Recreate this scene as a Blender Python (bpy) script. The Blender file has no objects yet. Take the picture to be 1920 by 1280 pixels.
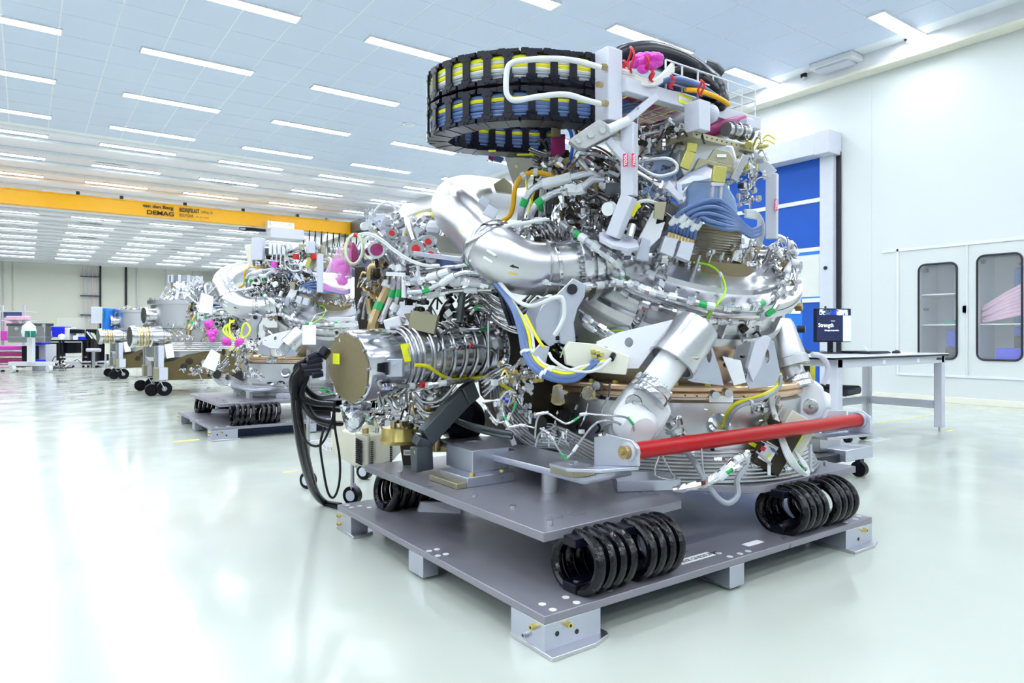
import bpy, math, random
from mathutils import Vector as V, Matrix
from mathutils.bvhtree import BVHTree
# ---------- camera, world, exposure ----------
C = bpy.context.scene.collection
sc = bpy.context.scene
YAW = math.radians(35.5); HC = 1.1; FPX = 1280.0; HZ = 629.0
cam = bpy.data.objects.new('camera', bpy.data.cameras.new('camera')); C.objects.link(cam)
cam.location = (0, 0, HC); cam.rotation_euler = (math.pi/2, 0, -YAW)
cam.data.lens = 24; cam.data.sensor_width = 36; cam.data.shift_y = -11/1920; cam.data.clip_end = 300
sc.camera = cam
w = bpy.data.worlds.new('world'); sc.world = w; w.use_nodes = True
w.node_tree.nodes['Background'].inputs[0].default_value = (.80, .88, 1, 1)
w.node_tree.nodes['Background'].inputs[1].default_value = 1.0
sc.view_settings.view_transform = 'Standard'; sc.view_settings.look = 'None'
sc.view_settings.gamma = 1; sc.view_settings.use_curve_mapping = False
sc.view_settings.exposure = 0.46
LAMP = 25.0          # strength of every ceiling light's diffuser
cR = V((math.cos(YAW), -math.sin(YAW), 0)); cF = V((math.sin(YAW), math.cos(YAW), 0)); cU = V((0, 0, 1))

def at(u, v, d): return V((0, 0, HC)) + cR*((u-960)/FPX*d) + cF*d + cU*((HZ-v)/FPX*d)
def dz(v, z): return (HC-z)*FPX/(v-HZ)                      # depth of a pixel row at height z
def atz(u, v, z): return at(u, v, dz(v, z))
R = random.Random(7)
# ---------- materials ----------
def mat(name, col, rough=.5, metal=0, emit=0, var=.06, scale=6, bump=0, aniso=None, alpha=1, trans=0, coat=0, spec=None, rvar=.0):
    m = bpy.data.materials.new(name); m.use_nodes = True; nt = m.node_tree; b = nt.nodes['Principled BSDF']
    b.inputs['Roughness'].default_value = rough; b.inputs['Metallic'].default_value = metal
    if spec is not None: b.inputs['Specular IOR Level'].default_value = spec
    if coat: b.inputs['Coat Weight'].default_value = coat; b.inputs['Coat Roughness'].default_value = .06
    tc = nt.nodes.new('ShaderNodeTexCoord'); mp = nt.nodes.new('ShaderNodeMapping'); nz = nt.nodes.new('ShaderNodeTexNoise')
    nt.links.new(tc.outputs['Object'], mp.inputs[0]); nt.links.new(mp.outputs[0], nz.inputs['Vector'])
    if aniso: mp.inputs['Scale'].default_value = aniso
    nz.inputs['Scale'].default_value = scale; nz.inputs['Detail'].default_value = 3
    mx = nt.nodes.new('ShaderNodeMix'); mx.data_type = 'RGBA'
    mx.inputs[6].default_value = tuple(max(0, c*(1-var)) for c in col[:3])+(1,)
    mx.inputs[7].default_value = tuple(min(1, c*(1+var)) for c in col[:3])+(1,)
    nt.links.new(nz.outputs['Fac'], mx.inputs[0]); nt.links.new(mx.outputs[2], b.inputs['Base Color'])
    if rvar:
        mr = nt.nodes.new('ShaderNodeMapRange'); mr.inputs[1].default_value = .3; mr.inputs[2].default_value = .7
        mr.inputs[3].default_value = max(.02, rough-rvar); mr.inputs[4].default_value = rough+rvar
        nt.links.new(nz.outputs['Fac'], mr.inputs[0]); nt.links.new(mr.outputs[0], b.inputs['Roughness'])
    if emit:
        nt.links.new(mx.outputs[2], b.inputs['Emission Color']); b.inputs['Emission Strength'].default_value = emit
    if bump:
        bp = nt.nodes.new('ShaderNodeBump'); bp.inputs['Strength'].default_value = bump; bp.inputs['Distance'].default_value = .01
        nt.links.new(nz.outputs['Fac'], bp.inputs['Height']); nt.links.new(bp.outputs[0], b.inputs['Normal'])
    if alpha < 1: b.inputs['Alpha'].default_value = alpha
    if trans: b.inputs['Transmission Weight'].default_value = trans
    return m
M = dict(
 wall=mat('wall_paint', (.66,.70,.70), .55, var=.02, scale=.6),
 farwall=mat('far_wall_paint', (.74,.76,.68), .5, var=.03, scale=.3),
 tile=mat('ceiling_tile_paint', (.62,.70,.86), .5, var=.03, scale=.8),
 grid=mat('ceiling_grid_white', (.82,.86,.92), .4),
 ceil2=mat('ceiling_panel_pale', (.84,.84,.95), .35, var=.08, scale=.5),
 white=mat('white_lacquer', (.74,.76,.80), .35),
 cream=mat('cream_lacquer', (.80,.79,.68), .4),
 door=mat('door_frame_grey', (.60,.63,.70), .4),
 blue=mat('blue_door_fabric', (.0,.08,.46), .6, var=.12, scale=3),
 boardblue=mat('board_blue', (.02,.22,.80), .4),
 darkblue=mat('dark_navy_paint', (.01,.03,.10), .5),
 film=mat('clear_door_film', (.72,.74,.70), .3, var=.1, scale=3),
 lamp=mat('lamp_diffuser', (.93,.965,1), .5, emit=LAMP, var=0),
 rubber=mat('black_rubber', (.003,.003,.006), .3, var=.3, spec=.25),
 black=mat('black_plastic', (.003,.004,.013), .28, var=.4, scale=12, spec=.3),
 coil=mat('black_gloss_cable', (.0015,.0015,.004), .16, var=.3, scale=45, bump=.25, spec=.45, aniso=(1,1,1)),
 steel=mat('stainless_steel', (.54,.54,.56), .24, 1, var=.06, scale=3),
 polish=mat('polished_steel', (.66,.66,.69), .16, 1, var=.05, scale=3),
 brushed=mat('brushed_steel', (.50,.50,.51), .34, 1, var=.10, scale=20, aniso=(1,1,.08), rvar=.03),
 satin=mat('satin_steel', (.64,.64,.67), .31, 1, var=.04, scale=3),
 alu=mat('machined_aluminium', (.56,.58,.68), .33, .85, var=.06, scale=20, aniso=(1,.06,1), rvar=.06),
 plate=mat('anodised_plate', (.27,.265,.31), .33, .35, var=.10, scale=5, rvar=.06),
 olive=mat('olive_anodised', (.42,.39,.27), .35, .7, var=.08),
 tan=mat('tan_end_plate', (.26,.21,.12), .45, .3, var=.12, scale=40),
 copper=mat('copper_tinted_ring', (.78,.55,.36), .3, .9, var=.12, scale=4),
 gold=mat('gold_chromate', (.72,.58,.20), .3, .85, var=.12, scale=20),
 chrome=mat('yellow_passivated', (.62,.56,.16), .3, .8, var=.1),
 pwhite=mat('white_enamel', (.80,.82,.87), .25, var=.02, coat=.3),
 frame=mat('pale_grey_powder', (.60,.62,.72), .4, var=.02),
 strut=mat('grey_blue_metal', (.13,.15,.165), .38, .7, var=.18, scale=7, rvar=.1),
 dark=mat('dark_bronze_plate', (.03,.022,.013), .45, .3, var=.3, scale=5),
 brown=mat('brown_cart_panel', (.12,.09,.035), .45, .3, var=.15),
 red=mat('red_enamel', (.42,.0,.004), .3, var=.06, spec=.3),
 redcap=mat('red_plastic_cap', (.60,.01,.02), .35),
 yellow=mat('crane_yellow', (.90,.46,.0), .4, var=.04),
 ycable=mat('yellow_cable', (.85,.78,.01), .4), ggreen=mat('green_yellow_cable', (.42,.80,.03), .4),
 sticker=mat('yellow_sticker', (.92,.95,.02), .5), green=mat('green_marker', (.01,.42,.10), .4),
 hose=mat('blue_grey_hose', (.10,.17,.38), .35, var=.15), ghose=mat('light_grey_hose', (.32,.35,.40), .4),
 whose=mat('white_hose', (.68,.71,.73), .35), collar=mat('white_collar', (.72,.75,.80), .35, var=.05),
 braid=mat('braided_steel_hose', (.60,.62,.68), .32, .9, var=.35, scale=130, bump=.4),
 pink=mat('pink_film', (.97,.50,.92), .2, var=.1, alpha=.30), hotpink=mat('pink_bubble_wrap', (.85,.06,.55), .3, var=.5, scale=60, bump=.8),
 palepink=mat('pale_pink_film', (.85,.55,.72), .25, var=.2, scale=8, bump=.6), darkpink=mat('magenta_sheet', (.35,.03,.16), .3, var=.3),
 tag=mat('white_tag', (.88,.92,.93), .5), paper=mat('paper', (.90,.91,.92), .6), ink=mat('black_ink', (.01,.01,.01), .5),
 ink_red=mat('red_label', (.78,.01,.10), .45), badge=mat('blue_badge', (.01,.03,.55), .3),
 bin=mat('blue_plastic_bin', (.005,.02,.80), .35), binlight=mat('blue_drape', (.02,.08,.75), .4, var=.25),
 glass=mat('window_glass', (.9,.95,1), .04, alpha=.12, spec=.6), gasket=mat('dark_gasket', (.008,.008,.02), .4),
 screen=mat('dark_screen', (.008,.012,.05), .2, emit=.6), lit=mat('screen_light_blue', (.45,.60,.95), .4, emit=.8), litw=mat('screen_white', (.85,.92,1), .4, emit=1.0),
 teal=mat('teal_plastic', (.01,.22,.16), .4), foil=mat('foil', (.75,.77,.82), .15, 1, var=.2, scale=30, bump=1.0),
 chiller=mat('cream_plastic', (.82,.80,.68), .4), brass=mat('brass_pipe', (.50,.38,.20), .28, 1, var=.12),
 ylow=mat('yellow_floor_tape', (.80,.76,.10), .5), bluegls=mat('bluish_plastic', (.35,.50,.88), .15, var=.3, scale=10, alpha=.75),
 seat=mat('black_upholstery', (.015,.017,.03), .6), tread=mat('grey_tube', (.50,.50,.52), .3, .9),
)
# floor: glossy pale epoxy with faint seams, stains and scuffs
def floor_mat():
    m = mat('epoxy_floor', (.50,.54,.49), .10, var=.035, scale=.9); nt = m.node_tree; b = nt.nodes['Principled BSDF']
    n = nt.nodes.new('ShaderNodeTexNoise'); n.inputs['Scale'].default_value = 2.2; n.inputs['Detail'].default_value = 6
    tc = nt.nodes.new('ShaderNodeTexCoord'); nt.links.new(tc.outputs['Object'], n.inputs['Vector'])
    r = nt.nodes.new('ShaderNodeMapRange'); r.inputs[1].default_value = .35; r.inputs[2].default_value = .7; r.inputs[3].default_value = .10; r.inputs[4].default_value = .24
    nt.links.new(n.outputs['Fac'], r.inputs[0]); nt.links.new(r.outputs[0], b.inputs['Roughness'])
    n2 = nt.nodes.new('ShaderNodeTexNoise'); n2.inputs['Scale'].default_value = 1.4
    nt.links.new(tc.outputs['Object'], n2.inputs['Vector'])
    bp = nt.nodes.new('ShaderNodeBump'); bp.inputs['Strength'].default_value = .0; bp.inputs['Distance'].default_value = .02
    nt.links.new(n2.outputs['Fac'], bp.inputs['Height']); nt.links.new(bp.outputs[0], b.inputs['Normal'])
    return m
M['floor'] = floor_mat()
# ---------- mesh builder ----------
def frame_of(axis, up=None):
    a = V(axis).normalized(); up = V(up) if up is not None else (V((0,0,1)) if abs(a.z) < .95 else V((0,1,0)))
    x = up.cross(a).normalized(); y = a.cross(x)
    return x, y, a
class MB:
    def __init__(s): s.v = []; s.f = []
    def add(s, vs, fs):
        k = len(s.v); s.v += [V(p) for p in vs]; s.f += [tuple(i+k for i in f) for f in fs]; return s
    def box(s, lo, hi):
        a, b = V(lo), V(hi); c = (a+b)/2; return s.obox(c, (b-a), (1,0,0), (0,1,0))
    def obox(s, c, size, x, y, z=None):
        x = V(x).normalized(); y = V(y).normalized(); z = V(z).normalized() if z is not None else x.cross(y)
        c = V(c); h = [q/2 for q in size]
        vs = [c + x*(h[0]*i) + y*(h[1]*j) + z*(h[2]*k) for i in (-1,1) for j in (-1,1) for k in (-1,1)]
        return s.add(vs, [(0,1,3,2),(4,6,7,5),(0,4,5,1),(2,3,7,6),(0,2,6,4),(1,5,7,3)])
    def beam(s, p, q, w, h, up=(0,0,1)):
        p, q = V(p), V(q); a = (q-p); L = a.length
        x, y, z = frame_of(a, up); return s.obox((p+q)/2, (w, h, L), x, y, z)
    def tube(s, pts, r, n=8, closed=False, smooth=0, caps=True):
        pts = [V(p) for p in pts]
        if smooth and len(pts) > 2:
            o = []; m = len(pts)
            for i in range(m if closed else m-1):
                p0 = pts[(i-1) % m] if (closed or i) else pts[0]*2-pts[1]; p1 = pts[i]; p2 = pts[(i+1) % m]
                p3 = pts[(i+2) % m] if (closed or i+2 < m) else pts[-1]*2-pts[-2]
                for k in range(smooth):
                    t = k/smooth
                    o.append(.5*((2*p1)+(p2-p0)*t+(2*p0-5*p1+4*p2-p3)*t*t+(3*p1-3*p2+p3-p0)*t**3))
            if not closed: o.append(pts[-1])
            rr = r
            if isinstance(r, (list, tuple)):
                rr = []
                for i in range(m-1):
                    for k in range(smooth): rr.append(r[i]+(r[i+1]-r[i])*k/smooth)
                rr.append(r[-1])
            pts, r = o, rr
        m = len(pts); R_ = r if isinstance(r, (list, tuple)) else [r]*m
        k0 = len(s.v); X = None
        for i, p in enumerate(pts):
            if closed: t = pts[(i+1) % m]-pts[i-1]
            else: t = pts[min(i+1, m-1)]-pts[max(i-1, 0)]
            if t.length < 1e-9: t = V((0,0,1))
            t.normalize()
            if X is None: X = frame_of(t)[0]
            X = (X - t*X.dot(t))
            X = X.normalized() if X.length > 1e-6 else frame_of(t)[0]
            Y = t.cross(X)
            for j in range(n):
                a = 2*math.pi*j/n; s.v.append(p + (X*math.cos(a)+Y*math.sin(a))*R_[i])
        for i in range(m if closed else m-1):
            i2 = (i+1) % m
            for j in range(n):
                j2 = (j+1) % n; s.f.append((k0+i*n+j, k0+i*n+j2, k0+i2*n+j2, k0+i2*n+j))
        if caps and not closed:
            s.f.append(tuple(k0+j for j in reversed(range(n)))); s.f.append(tuple(k0+(m-1)*n+j for j in range(n)))
        return s
    def cyl(s, p, q, r, n=16, r2=None): return s.tube([p, q], [r, r if r2 is None else r2], n)
    def lathe(s, c, axis, prof, n=48, a0=0, a1=None, up=None):
        x, y, z = frame_of(axis, up); c = V(c); k0 = len(s.v); full = a1 is None
        a1 = 2*math.pi if full else a1; cnt = n if full else n+1; m = len(prof)
        for i in range(cnt):
            a = a0+(a1-a0)*i/n
            for (r, h) in prof: s.v.append(c + (x*math.cos(a)+y*math.sin(a))*r + z*h)
        for i in range(n):
            i2 = (i+1) % cnt
            for j in range(m-1): s.f.append((k0+i*m+j, k0+i2*m+j, k0+i2*m+j+1, k0+i*m+j+1))
        return s
    def prism(s, poly, off):
        poly = [V(p) for p in poly]; n = len(poly); off = V(off)
        return s.add(poly+[p+off for p in poly], [tuple(reversed(range(n))), tuple(range(n, 2*n))]+[(i, (i+1) % n, n+(i+1) % n, n+i) for i in range(n)])
    def ball(s, c, r, n=10, sq=(1,1,1)):
        c = V(c); k0 = len(s.v); m = max(4, n//2)
        for i in range(m+1):
            t = math.pi*i/m
            for j in range(n):
                a = 2*math.pi*j/n; s.v.append(c+V((math.sin(t)*math.cos(a)*sq[0], math.sin(t)*math.sin(a)*sq[1], math.cos(t)*sq[2]))*r)
        for i in range(m):
            for j in range(n): s.f.append((k0+i*n+j, k0+(i+1)*n+j, k0+(i+1)*n+(j+1) % n, k0+i*n+(j+1) % n))
        return s
    def bolts(s, c, axis, rad, cnt, r=.008, h=.008, a0=0, a1=2*math.pi, n=6):
        x, y, z = frame_of(axis); c = V(c)
        for i in range(cnt):
            a = a0+(a1-a0)*i/cnt; p = c+(x*math.cos(a)+y*math.sin(a))*rad; s.cyl(p, p+z*h, r, n)
        return s
    def build(s, name, m, parent=None, sharp=35, bevel=0, **k):
        me = bpy.data.meshes.new(name); o0 = V(parent['org']) if parent is not None else V((0,0,0))
        org = o0
        if parent is None and 'loc' in k: org = V(k['loc'])
        me.from_pydata([tuple(p-org) for p in s.v], [], s.f); me.validate(); me.update()
        import bmesh
        b = bmesh.new(); b.from_mesh(me); bmesh.ops.recalc_face_normals(b, faces=b.faces); b.to_mesh(me); b.free()
        for p in me.polygons: p.use_smooth = True
        me.set_sharp_from_angle(angle=math.radians(sharp))
        o = bpy.data.objects.new(name, me); C.objects.link(o)
        if name.endswith(('bolts','fittings','cluster','collar','marker','nut')): o['kind'] = 'stuff'
        if parent is not None: o.parent = parent
        elif 'loc' in k: o.location = org
        o['org'] = tuple(org); me.materials.append(M[m] if isinstance(m, str) else m)
        if bevel:
            bv = o.modifiers.new('bevel', 'BEVEL'); bv.width = bevel; bv.segments = 2; bv.limit_method = 'ANGLE'; bv.harden_normals = False
        for a, b_ in k.items():
            if a != 'loc': o[{'cat': 'category'}.get(a, a)] = b_
        return o
def thing(name, label, cat, loc, group=None):
    o = bpy.data.objects.new(name, None); C.objects.link(o); o.location = loc; o['label'] = label; o['category'] = cat
    o['org'] = tuple(loc); o.empty_display_size = .1
    if group: o['group'] = group
    return o
def dup(o, loc=None, label=None, group=None, skip=(), parent=None):
    c = o.copy(); C.objects.link(c)
    if parent is not None: c.parent = parent
    if loc is not None: c.location = loc
    if label: c['label'] = label
    if group: c['group'] = group
    for ch in [q for q in KIDS.get(o.name, [])]:
        if ch.name not in skip: dup(ch, parent=c, skip=skip)
    return c
KIDS = {}
def index_kids():
    KIDS.clear()
    for o in bpy.data.objects:
        if o.parent: KIDS.setdefault(o.parent.name, []).append(o)
def from_curve(cu, name, m, parent, mtx, **k):
    ob = bpy.data.objects.new('tmp', cu); C.objects.link(ob)
    dg = bpy.context.evaluated_depsgraph_get(); me = bpy.data.meshes.new_from_object(ob.evaluated_get(dg))
    bpy.data.objects.remove(ob); bpy.data.curves.remove(cu)
    me.transform(Matrix.Translation(-(V(parent['org']) if parent is not None else V((0,0,0))))@mtx)
    me.materials.clear(); me.materials.append(M[m]); me.name = name
    o = bpy.data.objects.new(name, me); C.objects.link(o)
    if parent is not None: o.parent = parent
    o['org'] = tuple(parent['org']) if parent is not None else (0,0,0)
    for a, b_ in k.items(): o[{'cat': 'category'}.get(a, a)] = b_
    return o
def mtx_of(o, x, y):
    x = V(x).normalized(); y = V(y); y = (y-x*y.dot(x)).normalized(); z = x.cross(y)
    m = Matrix((x, y, z)).transposed().to_4x4(); m.translation = V(o); return m
def plate(name, m, parent, o, x, y, outer, holes=(), th=.01, bevel=0, **k):
    """flat plate with real cut-outs: outlines in metres in the (x, y) frame at o, thickness th centred"""
    cu = bpy.data.curves.new('tmp', 'CURVE'); cu.dimensions = '2D'; cu.fill_mode = 'BOTH'; cu.extrude = th/2-bevel; cu.bevel_depth = bevel; cu.bevel_resolution = 1
    for loop in [outer]+list(holes):
        sp = cu.splines.new('POLY'); sp.points.add(len(loop)-1); sp.use_cyclic_u = True
        for p, q in zip(sp.points, loop): p.co = (q[0], q[1], 0, 1)
    return from_curve(cu, name, m, parent, mtx_of(o, x, y), **k)
def circ(cx, cy, r, n=24, ry=None): return [(cx+r*math.cos(2*math.pi*i/n), cy+(ry or r)*math.sin(2*math.pi*i/n)) for i in range(n)]
def rrect(x0, y0, x1, y1, r, n=4):
    o = []
    for (cx, cy, a) in ((x1-r, y1-r, 0), (x0+r, y1-r, 90), (x0+r, y0+r, 180), (x1-r, y0+r, 270)):
        for i in range(n+1): t = math.radians(a+90*i/n); o.append((cx+r*math.cos(t), cy+r*math.sin(t)))
    return o
def text(s, m, parent, o, x, y, size, name='lettering', depth=.0006, sx=1, align='LEFT', **k):
    cu = bpy.data.curves.new('tmp', 'FONT'); cu.body = s; cu.size = size; cu.extrude = depth; cu.resolution_u = 3; cu.align_x = align
    if k.pop('bold', 0): cu.offset = size*.022
    fit = k.pop('fit', 0)
    if fit:
        ob = bpy.data.objects.new('tmp2', cu); C.objects.link(ob); bpy.context.view_layer.update(); sx = fit/max(.001, ob.dimensions.x); bpy.data.objects.remove(ob)
    return from_curve(cu, name, m, parent, mtx_of(o, x, y)@Matrix.Diagonal((sx, 1, 1, 1)), **k)
# surfaces already built are remembered, so pipes can be laid on them
TREES = []
def solid(mb): TREES.append(BVHTree.FromPolygons([tuple(p) for p in mb.v], mb.f)); return mb
def P(u, v, q=.03):
    """point seen at (u, v): q > 2 is a depth in metres, otherwise the clearance in front of the first solid"""
    if q > 2: return at(u, v, q)
    o = V((0,0,HC)); dr = (at(u, v, 1)-o); best = None
    for t in TREES:
        h = t.ray_cast(o, dr.normalized())
        if h[0] is not None and (best is None or h[3] < best): best = h[3]
    if best is None: return at(u, v, 3.6)
    return o+dr.normalized()*(best-q)
def PL(l):
    """list of (u, v[, q]); points that miss take the depth of the neighbours"""
    out = []
    for p in l: out.append(P(*p))
    return out
# ---------- the room ----------
XW = 12.3; ZC = 6.05; ZC2 = 6.25; YB = 20.0; YF = 58.6; XL = -24.0; YN = -9.0
MB().box((XL,YN,-.1), (XW,YF,0)).build('floor', 'floor', kind='structure')
MB().box((XL,YF,0), (XW+.2,YF+.2,6.6)).build('wall_far', 'farwall', kind='structure')
MB().box((XL-.2,YN,0), (XL,YF,6.6)).build('wall_left', 'wall', kind='structure')
MB().box((XL,YN-.2,0), (XW+.2,YN,6.6)).build('wall_back', 'wall', kind='structure')
# right wall with two cabinet openings
win = [(4.82,5.40,.72,2.29), (3.93,4.53,.72,2.36)]
plate('wall_right', 'wall', None, (XW+.05,0,0), (0,1,0), (0,0,1), [(YN,0),(YF,0),(YF,6.6),(YN,6.6)],
      [rrect(a,c,b,d,.10,5) for a,b,c,d in win], th=.1, kind='structure')
MB().box((XW-.02,YN,0), (XW,YF,.10)).build('baseboard_right', 'cream', kind='structure', bevel=.004)
MB().box((XL,YF-.03,0), (XW,YF,.12)).build('baseboard_far', 'door', kind='structure')
# wall panel seams on the right wall (raised cover strips)
for i, y in enumerate((2.4,3.6,6.2,13.5,16.0,19.0)):
    MB().box((XW-.006,y-.008,.1), (XW,y+.008,5.8)).build('trim_%d' % (i+1), 'wall', kind='structure')
# cabinet surround panels, frames and lock
t = MB().box((XW-.02,3.2,2.55), (XW,6.0,2.60)).box((XW-.02,5.72,.45), (XW,5.76,2.6)).box((XW-.02,4.66,.45), (XW-.004,4.68,2.55)).box((XW-.02,3.2,.42),(XW,5.76,.46))
t.build('trim_7', 'white', kind='structure', bevel=.004)
# crane-rail beam along the right wall
MB().box((XW-.27,YN,5.76), (XW,YF,6.3)).build('trim_8', 'white', kind='structure', bevel=.01)
MB().box((XW-.30,YN,5.74), (XW,YF,5.80)).build('trim_9', 'cream', kind='structure', bevel=.01)
# far wall columns, seams and pipe run
for i, (u, wd, m) in enumerate(((40,.9,'farwall'),(188,.12,'gasket'),(236,.15,'gasket'),(257,.1,'door'),(310,.08,'door'),(7,.06,'door'),(360,.06,'door'))):
    k = (u-960)/FPX; d = YF/(cF.y+k*cR.y); x = d*(cF.x+k*cR.x)
    MB().box((x-wd/2,YF-.12,0), (x+wd/2,YF,6.3)).build('trim_%d' % (10+i), m, kind='structure')
k = (169-960)/FPX; d = YF/(cF.y+k*cR.y); x = d*(cF.x+k*cR.x)
pr = thing('pipe_run', 'tall run of thin vertical pipes clamped to the far wall', 'pipes', (x,YF-.3,0))
for j in range(4): MB().cyl((x-.42+.28*j,YF-.2,.0), (x-.42+.28*j,YF-.2,6.2), .032, 8).build('pipe', 'door' if j%2 else 'palepink', pr)
for z in (1.3,2.6,4.0,5.4): MB().box((x-.62,YF-.3,z-.03), (x+.62,YF-.002,z+.03)).build('clamp', 'darkblue', pr)
# near ceiling: tiles in a grid
ce = MB().box((XL,YN,ZC+.004), (XW,YB,ZC+.12)).build('ceiling', 'grid', kind='structure'); ce['org'] = (0,0,0)
TX, TY = .75, .89
lights = []
rowsA = [13.3-2.67*i for i in range(-2,8)]
rowsB = [21.3+2.75*i for i in range(13)]
cols = [1.62+3.0*i for i in range(-6,4)]
tm = None; cand = []
def proj(p):
    q = V(p)-V((0,0,HC)); d = q.dot(cF)
    return (960+FPX*q.dot(cR)/d, HZ-FPX*q.z/d, d) if d > .1 else None
i0 = int((XL-.45)/TX)+1
for i in range(i0, 16):
    for j in range(-24, 9):
        x = .45+TX*i+TX/2; y = 13.44+TY*j-TY/2
        if x > XW-.3 or y > YB or y < YN: continue
        pj = proj((x,y,ZC)); a = 0
        if pj and -60 < pj[0] < 1980 and -60 < pj[1] < 700: a = 1/pj[2]
        cand.append((a, x, y))
cand.sort(reverse=True)
tb = MB().box((-TX/2+.010,-TY/2+.006,0), (TX/2-.010,TY/2-.006,.028))
rest = MB()
tm0 = None
for k, (a, x, y) in enumerate(cand):
    if k < 300:
        if tm0 is None:
            tm0 = tb.build('tile', 'tile', ce); tm0.location = (x,y,ZC)
        else:
            o = tm0.copy(); C.objects.link(o); o.location = (x,y,ZC)
    else: rest.box((x-TX/2+.010,y-TY/2+.006,ZC), (x+TX/2-.010,y+TY/2-.006,ZC+.028))
rest.build('tile_field', 'tile', ce, kind='stuff')
# far ceiling: flat panels between rounded channels
c2 = MB().box((XL,YB,ZC2), (XW,YF,ZC2+.1)).build('ceiling_far', 'ceil2', kind='structure')
MB().box((XL,YB-.06,ZC-.02), (XW,YB+.10,ZC2+.1)).build('trim_20', 'white', kind='structure', bevel=.02)
n = 21
ch0 = None
for y in [20.35+1.375*i for i in range(28)]:
    if ch0 is None:
        mb = MB().tube([(XL,0,0),(XW,0,0)], .085, 8); ch0 = mb.build('trim_%d' % n, 'white', kind='structure'); ch0.location = (0,y,ZC2-.02)
    else:
        o = ch0.copy(); o.name = 'trim_%d' % n; C.objects.link(o); o.location = (0,y,ZC2-.02)
    n += 1
# ceiling lights
LW, LD = 1.875, .27
proto = thing('ceiling_light', 'white rectangular light panel set flush in the ceiling', 'ceiling light', (0,0,0), 'ceiling lights')
MB().box((0,-LD/2,-.03), (LW,-LD/2+.02,.0)).box((0,LD/2-.02,-.03), (LW,LD/2,0)).box((0,-LD/2,-.03), (.02,LD/2,0)).box((LW-.02,-LD/2,-.03), (LW,LD/2,0)).build('frame', 'white', proto)
MB().box((.02,-LD/2+.02,-.02), (LW-.02,LD/2-.02,-.002)).build('diffuser', 'lamp', proto)
index_kids(); first = True
ORD = 'first second third fourth fifth sixth seventh eighth ninth tenth eleventh twelfth thirteenth fourteenth fifteenth'.split()
for rows, z in ((rowsA, ZC), (rowsB, ZC2)):
    rs = sorted(rows, reverse=(z == ZC))
    for y in rows:
        for x in cols:
            if z == ZC2 and x < -5: continue
            if y < YN+1: continue
            rn = ORD[rs.index(y)]; cn = ORD[sorted(cols, reverse=True).index(x)]
            g = 'near ceiling lights' if z == ZC else 'far ceiling lights'
            lb = ('light panel in the tiled ceiling, %s row before the ceiling step, %s from right wall' if z == ZC else 'strip light in the far ceiling, %s row beyond the step, %s from right wall') % (rn, cn)
            if first: proto.location = (x,y,z); proto['label'] = lb; proto['group'] = g; first = False
            else: dup(proto, (x,y,z), lb, g)
# air vents and smoke detectors
vn = thing('air_vent', 'dark slatted square air vent in the far ceiling', 'air vent', (0,0,0), 'air vents of the far ceiling')
MB().box((0,0,-.03), (.9,.04,0)).box((0,.56,-.03), (.9,.6,0)).box((0,0,-.03), (.04,.6,0)).box((.86,0,-.03), (.9,.6,0)).build('frame', 'white', vn)
b = MB()
b.box((.04,.04,-.012), (.86,.56,-.002)); b.build('backing', 'gasket', vn)
for i in range(9):
    b = MB(); b.obox((.1+.088*i,.3,-.022), (.012,.52,.028), (1,0,.5), (0,1,0)); b.build('slat', 'door', vn)
index_kids()
vs = [(1.65,23.0),(5.0,24.0),(8.6,24.2),(2.0,36.4),(5.9,33.9),(9.9,30.3),(2.2,41.6),(7,44.5)]
for k, (x,y) in enumerate(vs):
    lb = ('left vent of the three nearest in the far ceiling','middle vent of the three nearest in the far ceiling','right vent of the three nearest in the far ceiling, towards the door','leftmost dark vent just beyond the yellow crane','vent beyond the crane, above the second machine','vent near the right wall beside the crane end','second dark vent beyond the crane at the left','farthest vent in the middle of the far ceiling')[k]
    if k == 0: vn.location = (x,y,ZC2); vn['label'] = lb
    else: dup(vn, (x,y,ZC2), lb)
for k, (x,y,lb) in enumerate(((4.9,8.3,'round white ceiling detector above the cable carrier'),(7.3,14.4,'round white ceiling detector left of the cable carrier'))):
    s = thing('smoke_detector', lb, 'detector', (x,y,ZC))
    MB().cyl((x,y,ZC-.02), (x,y,ZC), .14, 24).build('base', 'grid', s); MB().cyl((x,y,ZC-.05), (x,y,ZC-.02), .07, 20, .09).build('sensor_head', 'white', s)
# small fixtures on the rail beam
for k, (u, v) in enumerate(((1510,142),(1705,72))):
    d = (5.95-HC)*FPX/(HZ-v); p = at(u, v, 12.05/(cF.x+(u-960)/FPX*cR.x))
    s = thing('rail_sensor', ('small black sensor on the rail beam nearer the blue door','small black sensor on the rail beam at upper right')[k], 'sensor', p)
    MB().box(p+V((-.08,-.05,-.04)), p+V((.0,.05,.05))).build('housing', 'black', s); MB().cyl(p+V((-.05,0,-.09)), p+V((-.05,0,-.04)), .03, 10).build('lens', 'white', s)
p = at(1575,122,12.0/(cF.x+(615)/FPX*cR.x))
s = thing('projector_box', 'white flat unit mounted on the rail beam under the ceiling', 'ceiling unit', p)
MB().box(p+V((-.35,-.4,-.05)), p+V((.05,.4,.06))).build('housing', 'white', s, bevel=.02); MB().box(p+V((-.30,-.3,-.09)), p+V((0,.3,-.05))).build('cover', 'frame', s, bevel=.01)
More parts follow.
